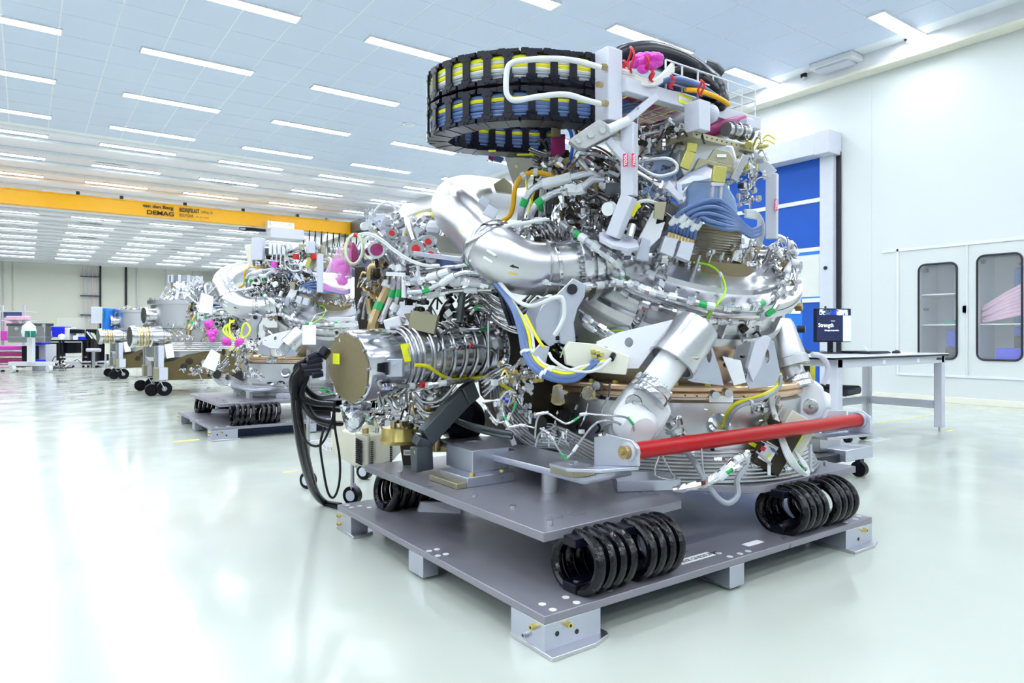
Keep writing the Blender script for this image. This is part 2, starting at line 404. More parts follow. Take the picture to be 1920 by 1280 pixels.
# high-speed door on the right wall
X = XW
y0, y1 = 7.08, 10.9
dr = thing('roller_door', 'tall blue fabric roller door with grey frame in right wall', 'door', (X,y0,0)); 
del dr['category']; del dr['label']; dr.name = 'door_1'; dr['kind'] = 'structure'
MB().box((X-.16,y0-.26,0), (X-.02,y0,4.47)).build('side_post', 'door', dr, bevel=.008)
MB().box((X-.16,y1,0), (X-.02,y1+.25,4.47)).build('side_post', 'door', dr, bevel=.008)
MB().box((X-.05,y0-.34,0), (X-.01,y0-.26,4.5)).build('rubber_seal', 'gasket', dr)
MB().box((X-.42,y0-.06,4.45), (X-.01,y1+.30,4.83)).build('header_box', 'door', dr, bevel=.01)
MB().box((X-.44,y0-.34,4.43), (X-.01,y0-.06,4.85)).build('header_end', 'frame', dr, bevel=.01)
for (z0,z1,m) in ((0,1.74,'blue'),(1.80,2.69,'film'),(2.78,3.62,'blue'),(3.70,4.47,'blue')):
    MB().box((X-.10,y0,z0), (X-.08,y1,z1)).build('curtain_panel', m, dr)
for z in (1.77,2.735,3.66): MB().box((X-.13,y0,z-.04), (X-.07,y1,z+.04)).build('crossbar', 'white', dr, bevel=.01)
MB().box((X-.105,y0,1.78), (X-.075,y0+.03,2.7)).box((X-.105,y0,1.8), (X-.075,y1,1.84)).box((X-.105,y0,2.64), (X-.075,y1,2.70)).build('window_edge', 'boardblue', dr)
MB().cyl((X-.175,y0-.12,2.36), (X-.16,y0-.12,2.36), .035, 12).build('sensor', 'ink', dr)
MB().cyl((X-.175,y0-.12,1.63), (X-.16,y0-.12,1.63), .02, 12).build('sensor', 'ink', dr)
# dark doorway far behind the first machine, bright panel beside it
MB().box((XW-.30,24.5,0), (XW-.02,34.5,4.9)).build('door_2', 'darkblue', kind='structure', bevel=.02)
MB().box((XW-.5,34.5,0), (XW-.02,37,5.4)).build('trim_60', 'wall', kind='structure', bevel=.02)
MB().box((XW-.7,23.6,0), (XW-.02,24.5,5.3)).build('trim_61', 'frame', kind='structure', bevel=.02)
# ---------- transport pallet ----------
PX0,PY0,PX1,PY1 = 1.45,1.84,3.66,3.75
ZP = .137
def make_base(name, label):
    t = thing(name, label, 'pallet', (PX0,PY0,0))
    MB().box((PX0,PY0,.107), (PX1,PY1,ZP)).build('deck', 'plate', t, bevel=.003)
    def foot(x0,x1,y0,y1,px=0,py=0,flange=True):
        f = MB().box((x0,y0,.014), (x1,y1,.107)).build('foot_block', 'alu', t, bevel=.002)
        if flange:
            cx, cy = (x0+x1)/2, (y0+y1)/2
            pts = [(x0-.005,y0-.05),(x1-.07,y0-.05),(x1+.02,y0-.02),(x1+.03,y0),(x1+.03,y1),(x0-.005,y1)]
            MB().prism([(a,b,0) for a,b in pts], (0,0,.015)).build('foot_plate', 'satin', t, bevel=.002)
        return f
    def screw(p, ax, m='gold', r=.011):
        p = V(p); b = MB().cyl(p, p+V(ax)*.020, r, 14); b.build('socket_screw', m, t)
        MB().cyl(p+V(ax)*.0195, p+V(ax)*.0205, r*.55, 6).build('socket', 'ink', t)
    foot(PX0,PX0+.26,PY0,PY0+.20); foot(PX1-.26,PX1,PY0,PY0+.20); foot(PX0,PX0+.1,PY1-.2,PY1,flange=True); foot(PX1-.2,PX1,PY1-.2,PY1)
    foot(2.46,2.56,PY0,PY0+.5,flange=False); foot(PX0,PX0+.08,2.72,2.86,flange=False)
    MB().box((PX0+.3,PY0+.2,.0), (PX1-.3,PY0+.23,.107)).build('cross_member', 'darkblue', t)
    MB().box((PX0+.2,PY0+.3,.0), (PX0+.23,PY1-.2,.107)).build('cross_member', 'darkblue', t)
    screw((PX0+.10,PY0,.088),(0,-1,0)); screw((PX1-.09,PY0,.085),(0,-1,0)); 
    screw((PX0,PY0+.055,.085),(-1,0,0)); screw((PX0,PY0+.10,.042),(-1,0,0),'steel'); screw((PX0,PY1-.05,.085),(-1,0,0)); screw((PX0,PY1-.05,.04),(-1,0,0))
    for x,z in ((PX0+.055,.065),(PX0+.145,.05),(PX1-.14,.045),(PX1-.05,.075)):
        MB().cyl((x,PY0-.0012,z), (x,PY0+.002,z), .009, 14).build('screw_hole', 'ink', t)
    for x,y in ((.06,.03),(.06,.09),(.17,.03),(.17,.09),(.02,.78),(.06,.78),(.02,.86),(.06,.86),(.04,1.8),(.09,1.8),(.04,1.86),(.12,1.74),(1.05,.03),(1.05,.09),(1.12,.03),(1.18,.03),(2.0,.03),(2.1,.03),(2.17,.05),(2.17,.12),(2.05,.12),(.35,.05)):
        MB().cyl((PX0+x,PY0+y,ZP), (PX0+x,PY0+y,ZP+.0015), .014, 16).build('plug', 'white', t)
    MB().box((PX0+.80,PY0+.08,ZP), (PX0+1.02,PY0+.13,ZP+.001)).build('label_strip', 'paper', t)
    text('BVR GNESSUP003', 'ink', t, (PX0+.82,PY0+.092,ZP+.0012), (1,0,0), (0,1,0), .032, name='label_text')
    MB().box((PX0+1.24,PY0+.07,ZP), (PX0+1.36,PY0+.11,ZP+.001)).build('label_strip', 'paper', t)
    MB().prism([(PX0+.30,PY0+1.50,ZP),(PX0+.47,PY0+1.33,ZP),(PX0+.49,PY0+1.36,ZP+.05),(PX0+.32,PY0+1.5,ZP+.05)], (.01,.03,0)).build('stop_block', 'frame', t)
    # wire-rope isolators: two bars and eight loops
    def isolator(x0, y, L=.52, rot=0):
        zc = ZP+.105; c = V((x0+L/2,y,zc)); ax = V((math.cos(rot),math.sin(rot),0)); ay = V((-ax.y,ax.x,0))
        for dzz, nm in ((-.086,'lower_bar'),(.086,'upper_bar')):
            MB().obox(c+V((0,0,dzz)), (L,.075,.036), ax, ay).build(nm, 'black', t, bevel=.003)
        for k in (-.42,.42): MB().cyl(c+ax*(k*L)+V((0,0,-.068)), c+ax*(k*L)+V((0,0,-.064)), .016, 14).build('bolt_head', 'steel', t)
        for i in range(9):
            if i == 4: continue
            xo = (i-4)*L/9.6; pts = []
            for k in range(28):
                a = 2*math.pi*k/28; 
                pts.append(c+ax*(xo+.030*math.sin(a/1.0)*.6)+ay*(.125*math.cos(a))+V((0,0,.100*math.sin(a))))
            MB().tube(pts, .0225, 10, closed=True).build('rope_loop', 'coil', t)
    isolator(1.66,1.96); isolator(2.98,1.96,.54); isolator(1.60,3.50,.5); isolator(3.0,3.5,.5)
    # sprung plates
    MB().prism([(1.56,1.985,.335),(2.36,2.02,.335),(2.40,2.06,.335),(2.42,2.62,.335),(2.46,3.62,.335),(1.56,3.62,.335)], (0,0,.036)).build('upper_plate', 'plate', t, bevel=.003)
    MB().prism([(2.93,1.99,.335),(3.78,1.99,.335),(3.78,3.64,.335),(2.5,3.64,.335),(2.5,2.42,.335),(2.84,2.03,.335)], (0,0,.036)).build('upper_plate', 'plate', t, bevel=.003)
    MB().prism([(2.24,2.30,.371),(2.52,2.16,.371),(2.62,2.30,.371),(2.4,2.5,.371)], (0,0,.05)).build('spacer_block', 'alu', t, bevel=.003)
    for x,y,h in ((1.64,2.05,.022),(1.68,2.35,.012),(1.66,2.62,.008),(3.66,2.1,.025),(3.35,2.25,.02),(1.62,3.3,.008)):
        MB().cyl((x,y,.371), (x,y,.371+h), .012, 12).build('plate_bolt', 'satin', t)
    return t
# ---------- generic fittings ----------
def hexnut(mb, p, ax, r, h): mb.cyl(V(p)-V(ax)*h/2, V(p)+V(ax)*h/2, r, 6)
def spline(pts, per=6):
    b = MB(); b.tube(pts, 1, 3, smooth=per); return [sum((b.v[i*3+j] for j in range(3)), V((0,0,0)))/3 for i in range(len(b.v)//3)]
def hose(par, pts, r, m, name='hose', collars=(), cm='collar', green=(), nuts=(), gm='green', n=8, per=6, ends=True, cl=.035):
    """a bent pipe or hose; fractions along its length carry white collars, green markers and nuts as its sub-parts"""
    if not isinstance(pts[0], V): pts = PL(pts)
    path = spline(pts, per) if len(pts) > 2 else [pts[0].lerp(pts[1], i/8) for i in range(9)]
    o = MB().tube(path, r, n).build(name, m, par)
    def seg(f, L):
        k = min(len(path)-2, int(f*(len(path)-1))); a = path[k]; t = (path[k+1]-a)
        if t.length < 1e-6: t = V((1,0,0))
        return a, t.normalized()
    for lst, mm, k, L, nm in ((collars, cm, 1.5, cl, 'collar'), (green, gm, 1.15, .042, 'marker'), (nuts, 'polish', 1.75, .022, 'nut')):
        if not lst: continue
        b = MB()
        for f in lst:
            a, t = seg(f, L)
            if nm == 'nut':
                b.cyl(a-t*L/2, a+t*L/2, r*k, 6); b.cyl(a+t*L/2, a+t*L*1.3, r*k*.8, 8); b.cyl(a-t*L*1.2, a-t*L/2, r*k*.85, 6)
            elif nm == 'collar':
                b.cyl(a-t*L/2, a+t*L/2, r*k, 10); b.cyl(a-t*L*.62, a-t*L*.5, r*k*.82, 8)
            else: b.cyl(a-t*L/2, a+t*L/2, r*k, 8)
        if par is not None: KS.append((b, nm, mm, o))
    return o
def runs(par, a, b, c, cnt, sp, r=.006, m='steel', seed=1, jit=.006, name='pipe', kind=None):
    """several thin pipes laid side by side through three or more points"""
    rr = random.Random(seed); pts = [at(*p) for p in a]; off = cR*b*sp+cU*c*sp
    for i in range(cnt):
        q = [p+off*(i-cnt/2)+V((rr.uniform(-1,1),rr.uniform(-1,1),rr.uniform(-1,1)))*jit for p in pts]
        hose(par, q, r*rr.uniform(.8,1.2), m if rr.random() < .8 else 'polish', name=name, nuts=(rr.uniform(.1,.9),rr.uniform(.1,.9)) if rr.random() < .6 else (), n=7, per=4)
KS = []
def flush_subs():
    for b, nm, mm, o in KS: b.build(nm, mm, o)
    KS.clear()
def clutter(par, c, size, cnt_, name='fittings', mats=('steel','polish','white'), seed=1, s=1.0):
    """dense small plumbing around a point: valves, nuts, elbows and thin pipes, too small to tell apart"""
    cnt = int(cnt_*.5); s *= .85
    rr = random.Random(seed); c = V(c); bs = [MB() for _ in mats]
    for i in range(cnt):
        b = bs[rr.randrange(len(bs))]
        p = c + cR*(rr.uniform(-1,1)*size[0]) + cU*(rr.uniform(-1,1)*size[1]) + cF*(rr.uniform(-1,1)*size[2])
        ax = [V((1,0,0)),V((0,1,0)),V((0,0,1)),V((.7,.2,.5)),V((-.5,.3,.7))][rr.randrange(5)].normalized(); k = rr.random(); r = rr.uniform(.006,.013)*s
        if k < .4:
            L = rr.uniform(.03,.09)*s; b.cyl(p-ax*L/2, p+ax*L/2, r, 8); hexnut(b, p, ax, r*1.6, .018*s); hexnut(b, p+ax*L*.4, ax, r*1.45, .014*s)
        elif k < .6:
            q = p+V((rr.uniform(-1,1),rr.uniform(-1,1),rr.uniform(-1,1)))*.09*s; m_ = (p+q)/2+V((0,0,.04*s)); b.tube([p,m_,q], .004*s+.002, 6, smooth=4)
        elif k < .8: b.obox(p, (rr.uniform(.02,.05)*s,rr.uniform(.02,.04)*s,rr.uniform(.015,.04)*s), frame_of(ax)[0], frame_of(ax)[1])
        elif k < .93: b.cyl(p, p+ax*.02*s, r*2.2, 14); b.cyl(p+ax*.02*s, p+ax*.03*s, r*1.2, 6)
        else: b.lathe(p, ax, [(0,0),(r*1.8,.0),(r*1.2,.015*s),(r*2,.03*s),(0,.035*s)], 12)
    for b, m in zip(bs, mats):
        if b.v: b.build(name, m, par, kind='stuff')
# ---------- vessel machine standing on the pallet ----------
base1 = make_base('transport_pallet', 'large grey metal pallet on black rope coils, nearest to the viewer')
m1 = thing('vessel_machine', 'large polished steel vessel machine with silver elbow pipe, under the black cable carrier', 'machine', (2.98,2.64,.371))
EX = []        # parts the second machine does not have
CV = V((3.205,2.80,0))
# carrier rail plate with cut-outs
def rail(o_x0, o_x1, y0, y1):
    W_, L_ = o_x1-o_x0, y1-y0
    return plate('carrier_rail', 'alu', m1, (o_x0,y0,.487), (1,0,0), (0,1,0), [(0,0),(W_,.02),(W_,L_),(0,L_)],
      [circ(.13,.28,.055), rrect(.07,.72,.19,.93,.03), circ(.13,1.08,.05)], th=.032, bevel=.002)
rail(1.92, 2.22, 2.17, 3.46)
MB().box((3.3,2.2,.47), (3.56,3.4,.50)).build('carrier_rail', 'alu', m1, bevel=.002)
MB().box((2.2,3.1,.47), (3.4,3.4,.50)).build('carrier_rail', 'alu', m1, bevel=.002)
for x,y in ((2.0,2.5),(2.0,3.1),(3.4,2.6)): MB().cyl((x,y,.371), (x,y,.47), .04, 14).build('spacer', 'satin', m1)
# lower drum
dp = [(.0,.39),(.54,.39),(.64,.42),(.705,.49),(.715,.76),(.69,.775),(.69,.79)]
MB().lathe(CV, (0,0,1), dp, 72).build('lower_vessel', 'satin', m1)
solid(MB().lathe(CV, (0,0,1), dp, 48))
for z,r_,m_ in ((.785,.715,'copper'),(.817,.725,'copper')):
    MB().lathe(CV+V((0,0,z)), (0,0,1), [(.0,0),(r_,0),(r_+.006,.006),(r_+.006,.022),(r_,.029),(0,.029)], 72).build('deck_ring', m_, m1)
solid(MB().lathe(CV+V((0,0,.785)), (0,0,1), [(.73,0),(.73,.06),(0,.06)], 48))
for i in range(26):
    a = 2*math.pi*i/26; p = CV+V((math.cos(a)*.67, math.sin(a)*.67, .846)); b = MB(); b.cyl(p, p+V((0,0,.014)), .018, 12); b.cyl(p+V((0,0,.014)), p+V((0,0,.018)), .010, 6); b.build('deck_bolt', 'chrome', m1)
# upper tilted vessel
NU = V((-.12,-.50,.84)).normalized(); CT = at(1275,462,3.78)
ux, uy, _ = frame_of(NU)
up = [(.40,-.75),(.40,-.62),(.55,-.42),(.60,-.30),(.60,-.25),(.655,-.245),(.655,-.20),(.62,-.195),(.62,-.055),(.675,-.05),(.68,-.02),(.675,.0),(.58,.008),(.57,.03),(.44,.045),(.42,.03),(.30,.03),(.0,.03)]
MB().lathe(CT, NU, up, 96).build('upper_vessel', 'satin', m1)
solid(MB().lathe(CT, NU, up, 64))
MB().lathe(CT, NU, [(.622,-.075),(.682,-.073),(.688,-.06),(.688,-.045),(.68,-.035)], 96).build('rim_flange', 'polish', m1)
b = MB(); b.bolts(CT-NU*.048, -NU, .668, 44, .012, .05, n=8); b.bolts(CT+NU*.003, NU, .64, 44, .011, .014); b.build('rim_bolts', 'polish', m1)
b = MB()
for i in range(10):
    a = 2*math.pi*i/10+.2; d = ux*math.cos(a)+uy*math.sin(a); MB().obox(CT+d*.635-NU*.13, (.03,.012,.15), d, d.cross(NU), NU).build('rim_rib', 'satin', m1)

MB().lathe(CV, (0,0,1), [(.50,.80),(.45,.95),(.42,1.2)], 48).build('neck', 'brushed', m1)
solid(MB().lathe(CV, (0,0,1), [(.50,.80),(.45,.95),(.42,1.2)], 24))
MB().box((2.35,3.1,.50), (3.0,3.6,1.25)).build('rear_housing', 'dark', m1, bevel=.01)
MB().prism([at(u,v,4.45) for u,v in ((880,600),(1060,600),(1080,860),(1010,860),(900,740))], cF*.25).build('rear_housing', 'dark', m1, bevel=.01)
# big left-front conical shield of the upper vessel (plain satin face left of the ring)
MB().lathe(CT-NU*.25, -NU, [(.60,0),(.585,.25),(.50,.46),(.30,.62)], 72).build('cone_shell', 'brushed', m1)
# inner top cylinder (ribbed) and dome
NI = V((-.03,-.22,.97)).normalized(); CI = at(1334,478,3.60)
MB().lathe(CI, NI, [(.22,-.10),(.22,-.02),(.16,.0),(.14,.012),(.135,.015),(.135,.13),(.142,.135),(.142,.15),(.12,.155),(.0,.155)], 48).build('inner_cylinder', 'tan', m1)
solid(MB().lathe(CI, NI, [(.22,-.10),(.16,0),(.135,.13),(.0,.155)], 24))
b = MB()
for k in range(8): b.lathe(CI+NI*(.024+.013*k), NI, [(.135,-.003),(.138,0),(.135,.003)], 40)
b.build('cylinder_ribs', 'brushed', m1, kind='stuff')
MB().lathe(CT+NU*.03, NU, [(.30,0),(.29,.05),(.15,.10),(0,.10)], 48).build('dome', 'satin', m1)
solid(MB().lathe(CT+NU*.03, NU, [(.30,0),(.29,.05),(.15,.10),(0,.10)], 24))
# left upper dish: dark recessed disc with fittings, seen left of the leg
ND = V((-.35,-.42,.84)).normalized(); CD = at(1160,402,3.52)
MB().lathe(CD, ND, [(.36,-.20),(.36,-.08),(.335,-.07),(.335,.0),(.30,.005),(.295,-.05),(.0,-.055)], 64).build('dish_flange', 'polish', m1)
solid(MB().lathe(CD, ND, [(.36,-.20),(.36,-.08),(.30,.005),(.0,.0)], 32))
MB().lathe(CD, ND, [(.29,-.049),(.0,-.048)], 48).build('dish_floor', 'dark', m1)
b = MB(); b.bolts(CD-ND*.078, ND, .348, 40, .008, .014); b.build('dish_bolts', 'steel', m1)
b = MB()
for k in range(22):
    a = R.uniform(0,6.28); q = R.uniform(.08,.27); dx, dy, _ = frame_of(ND); p = CD+(dx*math.cos(a)+dy*math.sin(a))*q-ND*.05; h = R.uniform(.05,.14)
    b.cyl(p, p+ND*h, .008, 8); b.cyl(p+ND*h*.6, p+ND*h*.85, .015, 6); b.cyl(p, p+ND*.015, .022, 12)
b.build('feedthroughs', 'steel', m1, kind='stuff')
# elbow duct
ep = [at(1082,497,3.42),at(1030,503,3.38),at(978,500,3.34),at(930,474,3.34),at(893,434,3.42),at(864,404,3.52),at(853,384,3.68),at(866,371,3.90),at(900,369,4.15),at(965,377,4.45)]
er = [.128,.128,.135,.135,.122,.126,.126,.125,.123,.12]
MB().tube(ep, er, 40, smooth=7).build('elbow_duct', 'satin', m1)
solid(MB().tube(ep, er, 20, smooth=4))
def ring_on(p, q, f, r, w, m, name, n=40):
    a = V(p).lerp(V(q), f); t = (V(q)-V(p)).normalized(); return MB().lathe(a-t*w/2, t, [(r-.02,0),(r,0),(r+.004,w*.2),(r+.004,w*.8),(r,w),(r-.02,w)], n).build(name, m, m1)
ring_on(ep[3], ep[4], .35, .14, .05, 'polish', 'duct_clamp'); ring_on(ep[1], ep[2], .2, .137, .012, 'brushed', 'weld_band'); ring_on(ep[0], ep[1], .9, .133, .02, 'polish', 'weld_band')
t = (ep[0]-ep[1]).normalized(); c0 = at(1072,497,3.43)
MB().lathe(c0, t, [(.12,0),(.175,0),(.18,.005),(.18,.035),(.165,.04),(.165,.055),(.19,.06),(.19,.10),(.15,.11),(.15,.20)], 56).build('duct_flange', 'polish', m1)
solid(MB().lathe(c0, t, [(.12,0),(.175,0),(.19,.10),(.15,.20)], 32))
MB().bolts(c0-t*.0, -t, .157, 36, .008, .014).build('flange_bolts', 'steel', m1)
# cable clips, arrow marks and plates on the duct
for (u,v,c_,w_,h_,m_) in ((905,383,0,.05,.07,'tag'),(918,402,0,.06,.08,'tag'),(921,474,0,.05,.012,'tag'),(915,487,0,.05,.012,'tag')):
    p = P(u,v,.012); MB().obox(p, (w_,.02,h_), cR*.8+cU*-.5, cF).build('clip_plate', 'frame' if h_ > .02 else 'tag', m1, bevel=.002)
def mark(pts, m, name='arrow_mark', par=None, th=.0015, lift=.003):
    P0 = [P(u,v,lift) for u,v in pts]; b = MB(); nrm = (P0[1]-P0[0]).cross(P0[2]-P0[0]).normalized(); b.prism(P0, nrm*th); return b.build(name, m, par or m1)
mark([(955,499),(963,495),(963,497.5),(973,501),(973,503.5),(963,501.5),(963,502.5)], 'ink')
mark([(951,511),(958,508.5),(970,512),(970,516),(958,514.5)], 'gold', 'flow_label')
mark([(859,428),(862,427),(869,436),(866,437)], 'gold', 'flow_label')
mark([(922,474),(928,477),(932,483),(926,480)], 'green', 'flow_label')
# horizontal coil-wound cylinder on the left
A0 = at(655,689,3.36); A1 = at(905,652,4.02); A2 = at(988,641,4.25); ta = (A1-A0).normalized()
cy = MB().lathe(A0, ta, [(0,0),(.172,0),(.178,.004),(.181,.01),(.181,.15),(.178,.152),(.178,.20),(.165,.205),(.165,.21)]+[(.163,(A1-A0).length)], 64); cyo = cy.build('coil_cylinder', 'polish', m1); EX.append(cyo.name); solid(cy)
o = MB().lathe(A1-ta*.05, ta, [(.15,0),(.185,0),(.185,.04),(.17,.045),(.17,.07),(.20,.075),(.20,.20),(.175,.21),(.175,.27),(.21,.28),(.21,.33),(.14,.36),(.14,.5)], 64).build('cylinder_flange', 'polish', m1); EX.append(o.name)
solid(MB().lathe(A1-ta*.05, ta, [(.185,0),(.185,.04),(.20,.20),(.21,.33),(.14,.5)], 32))
b = MB(); b.bolts(A1+ta*.03, -ta, .19, 30, .008, .02); b.bolts(A1+ta*.23, -ta, .198, 36, .007, .015); o = b.build('flange_bolts', 'steel', m1); EX.append(o.name)
# end plate with scalloped edge
ex, ey, _ = frame_of(-ta)
pts = []
for i in range(48):
    a = 2*math.pi*i/48; r_ = .172-.007*(1 if (i//3)%2 else 0)
    pts.append((r_*math.cos(a), r_*math.sin(a)*1.02))
o = plate('end_plate', 'tan', m1, A0-ta*.006, ex, ey, pts, th=.008); EX.append(o.name)
b = MB(); b.bolts(A0-ta*.001, -ta, .174, 12, .008, .014, n=8); o = b.build('end_bolts', 'steel', m1); EX.append(o.name)
o = MB().obox(A0-ta*.0115+cR*-.055+cU*.045, (.052,.058,.002), cU, ta.cross(cU)).build('warning_sticker', 'sticker', m1); EX.append(o.name)
for f in (.29,.33,.37,.445,.52,.60,.69,.78,.87):
    c_ = A0.lerp(A1, f); cc = [c_+(frame_of(ta)[0]*math.cos(a)+frame_of(ta)[1]*math.sin(a))*.174+ta*(.02*math.sin(a)) for a in [2*math.pi*k/36 for k in range(36)]]
    o = MB().tube(cc, .0085, 8, closed=True).build('heating_coil', 'steel', m1); EX.append(o.name)
EX.append(mark([(751,645),(766,643),(771,677),(756,678)], 'sticker', 'warning_sticker', lift=.006).name)
b = MB().obox(P(795,604,.03), (.14,.09,.10), cR*.95+cU*-.2, cF)
b.prism([at(757,588,3.62),at(800,583,3.62),at(813,600,3.62),at(810,624,3.62),at(786,627,3.62),at(771,612,3.62)], cF*.12); o = b.build('junction_box', 'olive', m1, bevel=.003); EX.append(o.name)
o = MB().obox(P(738,606,.03), (.09,.07,.06), cR+cU*.3, cF).build('valve_block', 'pwhite', m1, bevel=.008); EX.append(o.name)
o = MB().obox(P(742,689,.04), (.075,.06,.085), cR, cF, cU).build('terminal_box', 'alu', m1, bevel=.003); EX.append(o.name)
o = MB().obox(P(727,690,.035), (.015,.07,.06), cR, cF, cU).build('box_cover', 'black', m1, bevel=.002); EX.append(o.name)
o = MB().obox(P(916,645,.03), (.012,.08,.26), cR, cF, cU).build('pipe_bracket', 'satin', m1, bevel=.003); EX.append(o.name)
o = MB().lathe(P(640,640,.0)+cU*.0, V((0,0,1)), [(0,0),(.012,0),(.012,.02),(0,.02)], 10).build('lug', 'white', m1); EX.append(o.name)
for k, (pts, r_, kw) in enumerate((
  ([(709,715,.02),(716,724,.03),(735,724,.04),(790,722,.05),(850,716,.05),(905,710,.05),(926,707,.05)], .011, dict(collars=(.45,.62,.8,.93), nuts=(.3,.36,.5,.55))),
  ([(833,655,.03),(830,628,.03),(842,619,.03),(880,618,.03),(918,616,.04),(932,612,.03),(934,600,.03),(917,582,.03),(895,576,.03),(882,590,.02)], .009, dict(green=(.42,.9), collars=(.3,.7))),
  ([(838,655,.03),(860,648,.05),(890,647,.05),(915,652,.05),(930,660,.04),(930,676,.04)], .009, dict(nuts=(.1,.2,.3), collars=(.15,.35))),
  ([(779,684,.03),(800,686,.04),(815,695,.04),(832,706,.04),(850,712,.05),(880,709,.05),(918,706,.05)], .009, dict(m='ycable', collars=(.6,))),
  ([(930,712,.05),(940,720,.08),(965,735,.05)], .009, dict(m='ycable')),
  ([(709,735,.0),(716,760,3.5),(722,764,3.5),(735,764,3.5)], .008, {}), ([(733,740,3.55),(750,765,3.52),(752,745,3.52),(753,735,3.55)], .009, {}),
  ([(711,745,3.5),(712,764,3.5),(717,764,3.5),(718,744,3.5)], .009, {}), ([(722,744,3.5),(730,752,3.5),(738,768,3.5),(745,769,3.5),(750,768,3.5),(752,738,3.55)], .009, {}), ([(735,742,3.55),(738,750,3.55),(755,762,3.5),(761,760,3.5),(762,735,3.55)], .008, {}),
  ([(872,610,.02),(868,628,.02),(850,632,.02),(840,612,.02)], .008, {}),
  )):
    kw = dict(kw); m_ = kw.pop('m', 'steel'); o = hose(m1, pts, r_, m_, name='cylinder_pipe' if m_ == 'steel' else 'yellow_lead', **kw); EX.append(o.name)
b = MB(); q0 = P(788,721,.055); q1 = P(793,720.5,.055); b.cyl(q0, q1, .0175, 14); o = b.build('red_ring', 'redcap', m1); EX.append(o.name)
b = MB(); b.cyl(P(880,647,.055), P(883,647,.055), .017, 14); o = b.build('red_ring', 'redcap', m1); EX.append(o.name)
# diagonal support strut with foot blocks
sp = [at(888,728,3.85),at(868,745,3.78),at(797,820,3.60),at(790,835,3.60),at(792,882,3.60)]
b = MB()
for i in range(len(sp)-1): b.beam(sp[i], sp[i+1], .11, .055, cR*.7+cF*-.7)
o = b.build('diagonal_strut', 'strut', m1, bevel=.006); EX.append(o.name)
o = MB().box((1.72,2.78,.371), (2.0,3.05,.42)).build('strut_foot', 'alu', m1, bevel=.004); EX.append(o.name)
o = MB().box((1.80,2.86,.42), (2.02,3.12,.53)).build('strut_foot', 'alu', m1, bevel=.004); EX.append(o.name)
o = MB().box((1.66,2.78,.371), (1.72,3.05,.40)).build('strut_foot', 'olive', m1, bevel=.004); EX.append(o.name)
b = MB(); b.cyl(at(785,846,3.57), at(776,848,3.56), .014, 12); b.cyl(V((1.76,2.80,.42)), V((1.76,2.80,.437)), .014, 12); b.cyl(V((1.95,2.82,.42)), V((1.95,2.82,.43)), .014, 12); o = b.build('strut_bolts', 'gold', m1); EX.append(o.name)
# sphere-shaped pump under the cylinder
b = MB().lathe(at(800,800,3.95), V((.1,-.1,1)), [(.0,-.02),(.12,-.02),(.135,0),(.13,.02),(.13,.035),(.11,.04),(.10,.10),(.13,.14),(.13,.20),(.10,.26),(0,.27)], 40); o = b.build('pump_body', 'polish', m1); EX.append(o.name)
o = MB().lathe(at(748,830,3.9), cU, [(0,-.0),(.10,0),(.11,.02),(.09,.09),(0,.1)], 30).build('pump_base', 'gold', m1); EX.append(o.name)
for k in range(2): o = MB().lathe(at(800,796-9*k,3.95), V((.1,-.1,1)), [(.12,0),(.142,.004),(.142,.014),(.12,.018)], 40).build('pump_clamp', 'satin', m1); EX.append(o.name)
o = MB().obox(at(768,838,3.9), (.09,.1,.20), cR, cF, cU+cR*-.15).build('pump_controller', 'dark', m1, bevel=.004); EX.append(o.name)
o = MB().obox(at(765,848,3.83), (.05,.004,.03), cR, cF, cU).build('device_label', 'paper', m1); EX.append(o.name)
text('0450', 'ink', m1, at(759,851,3.825), cR, cU, .022, name='label_text'); 
o = MB().lathe(at(870,790,4.15), V((-.6,-.5,.3)), [(0,0),(.12,0),(.14,.02),(.14,.05),(.125,.06),(.14,.07),(.14,.12),(.12,.2),(0,.2)], 40).build('black_fan', 'black', m1); EX.append(o.name)
o = MB().beam(at(722,805,3.95), at(960,862,3.8), .03, .035).build('cross_rail', 'olive', m1, bevel=.003); EX.append(o.name)
for k,(u,v) in enumerate(((820,845),(738,815),(755,815))): o = MB().cyl(at(u,v,3.85), at(u,v-26,3.85), .018, 14).build('standoff', 'brass', m1); EX.append(o.name)
o = MB().obox(at(820,835,3.95), (.16,.1,.06), cR, cF).build('controller_box', 'gold', m1, bevel=.004); EX.append(o.name)
for (pts, r_) in (([(840,780,3.9),(880,795,3.7),(930,806,3.6),(962,812,3.55)], .012), ([(845,785,3.95),(885,803,3.72),(930,815,3.6),(960,820,3.55)], .012)): EX.append(hose(m1, pts, r_, 'strut', name='drag_link').name)
EX.append(MB().obox(P(958,818,.05), (.03,.02,.10), cR+cU*.4, cF).build('white_lever', 'pwhite', m1, bevel=.006).name)
# lower vessel: gold flanges, badge, windows
def disc_at(u, v, q, rad, ax, m, name, th=.02, nb=0, cm=None, stub=0):
    c_ = P(u, v, q); a = V(ax).normalized()
    if stub: MB().cyl(c_+a*.0, c_-a*stub, rad*.8, 32).build('port_neck', 'satin', m1)
    MB().lathe(c_, a, [(rad,-th),(rad,-.003),(rad-.003,0),(0,.0)], 36).build(name, m, m1)
    if nb: MB().bolts(c_, a, rad*.8, nb, rad*.11, .008, n=10).build('port_bolts', 'steel', m1)
    return c_
LF = (-cF*.8-cR*.45+cU*.15)
disc_at(1047,740,.10,.064,LF,'gold','port_cover',.02,6,stub=.10); disc_at(1047,701,.03,.045,LF,'gold','port_cover',.015,5,stub=.04); disc_at(1103,737,.09,.040,LF,'gold','port_cover',.018,8,stub=.09)
disc_at(1118,723,.08,.026,LF,'strut','port_cover',.03,4,stub=.05)
c_ = disc_at(951,746,.03,.042,-cF,'gold','badge_flange',.03,12,stub=.08)
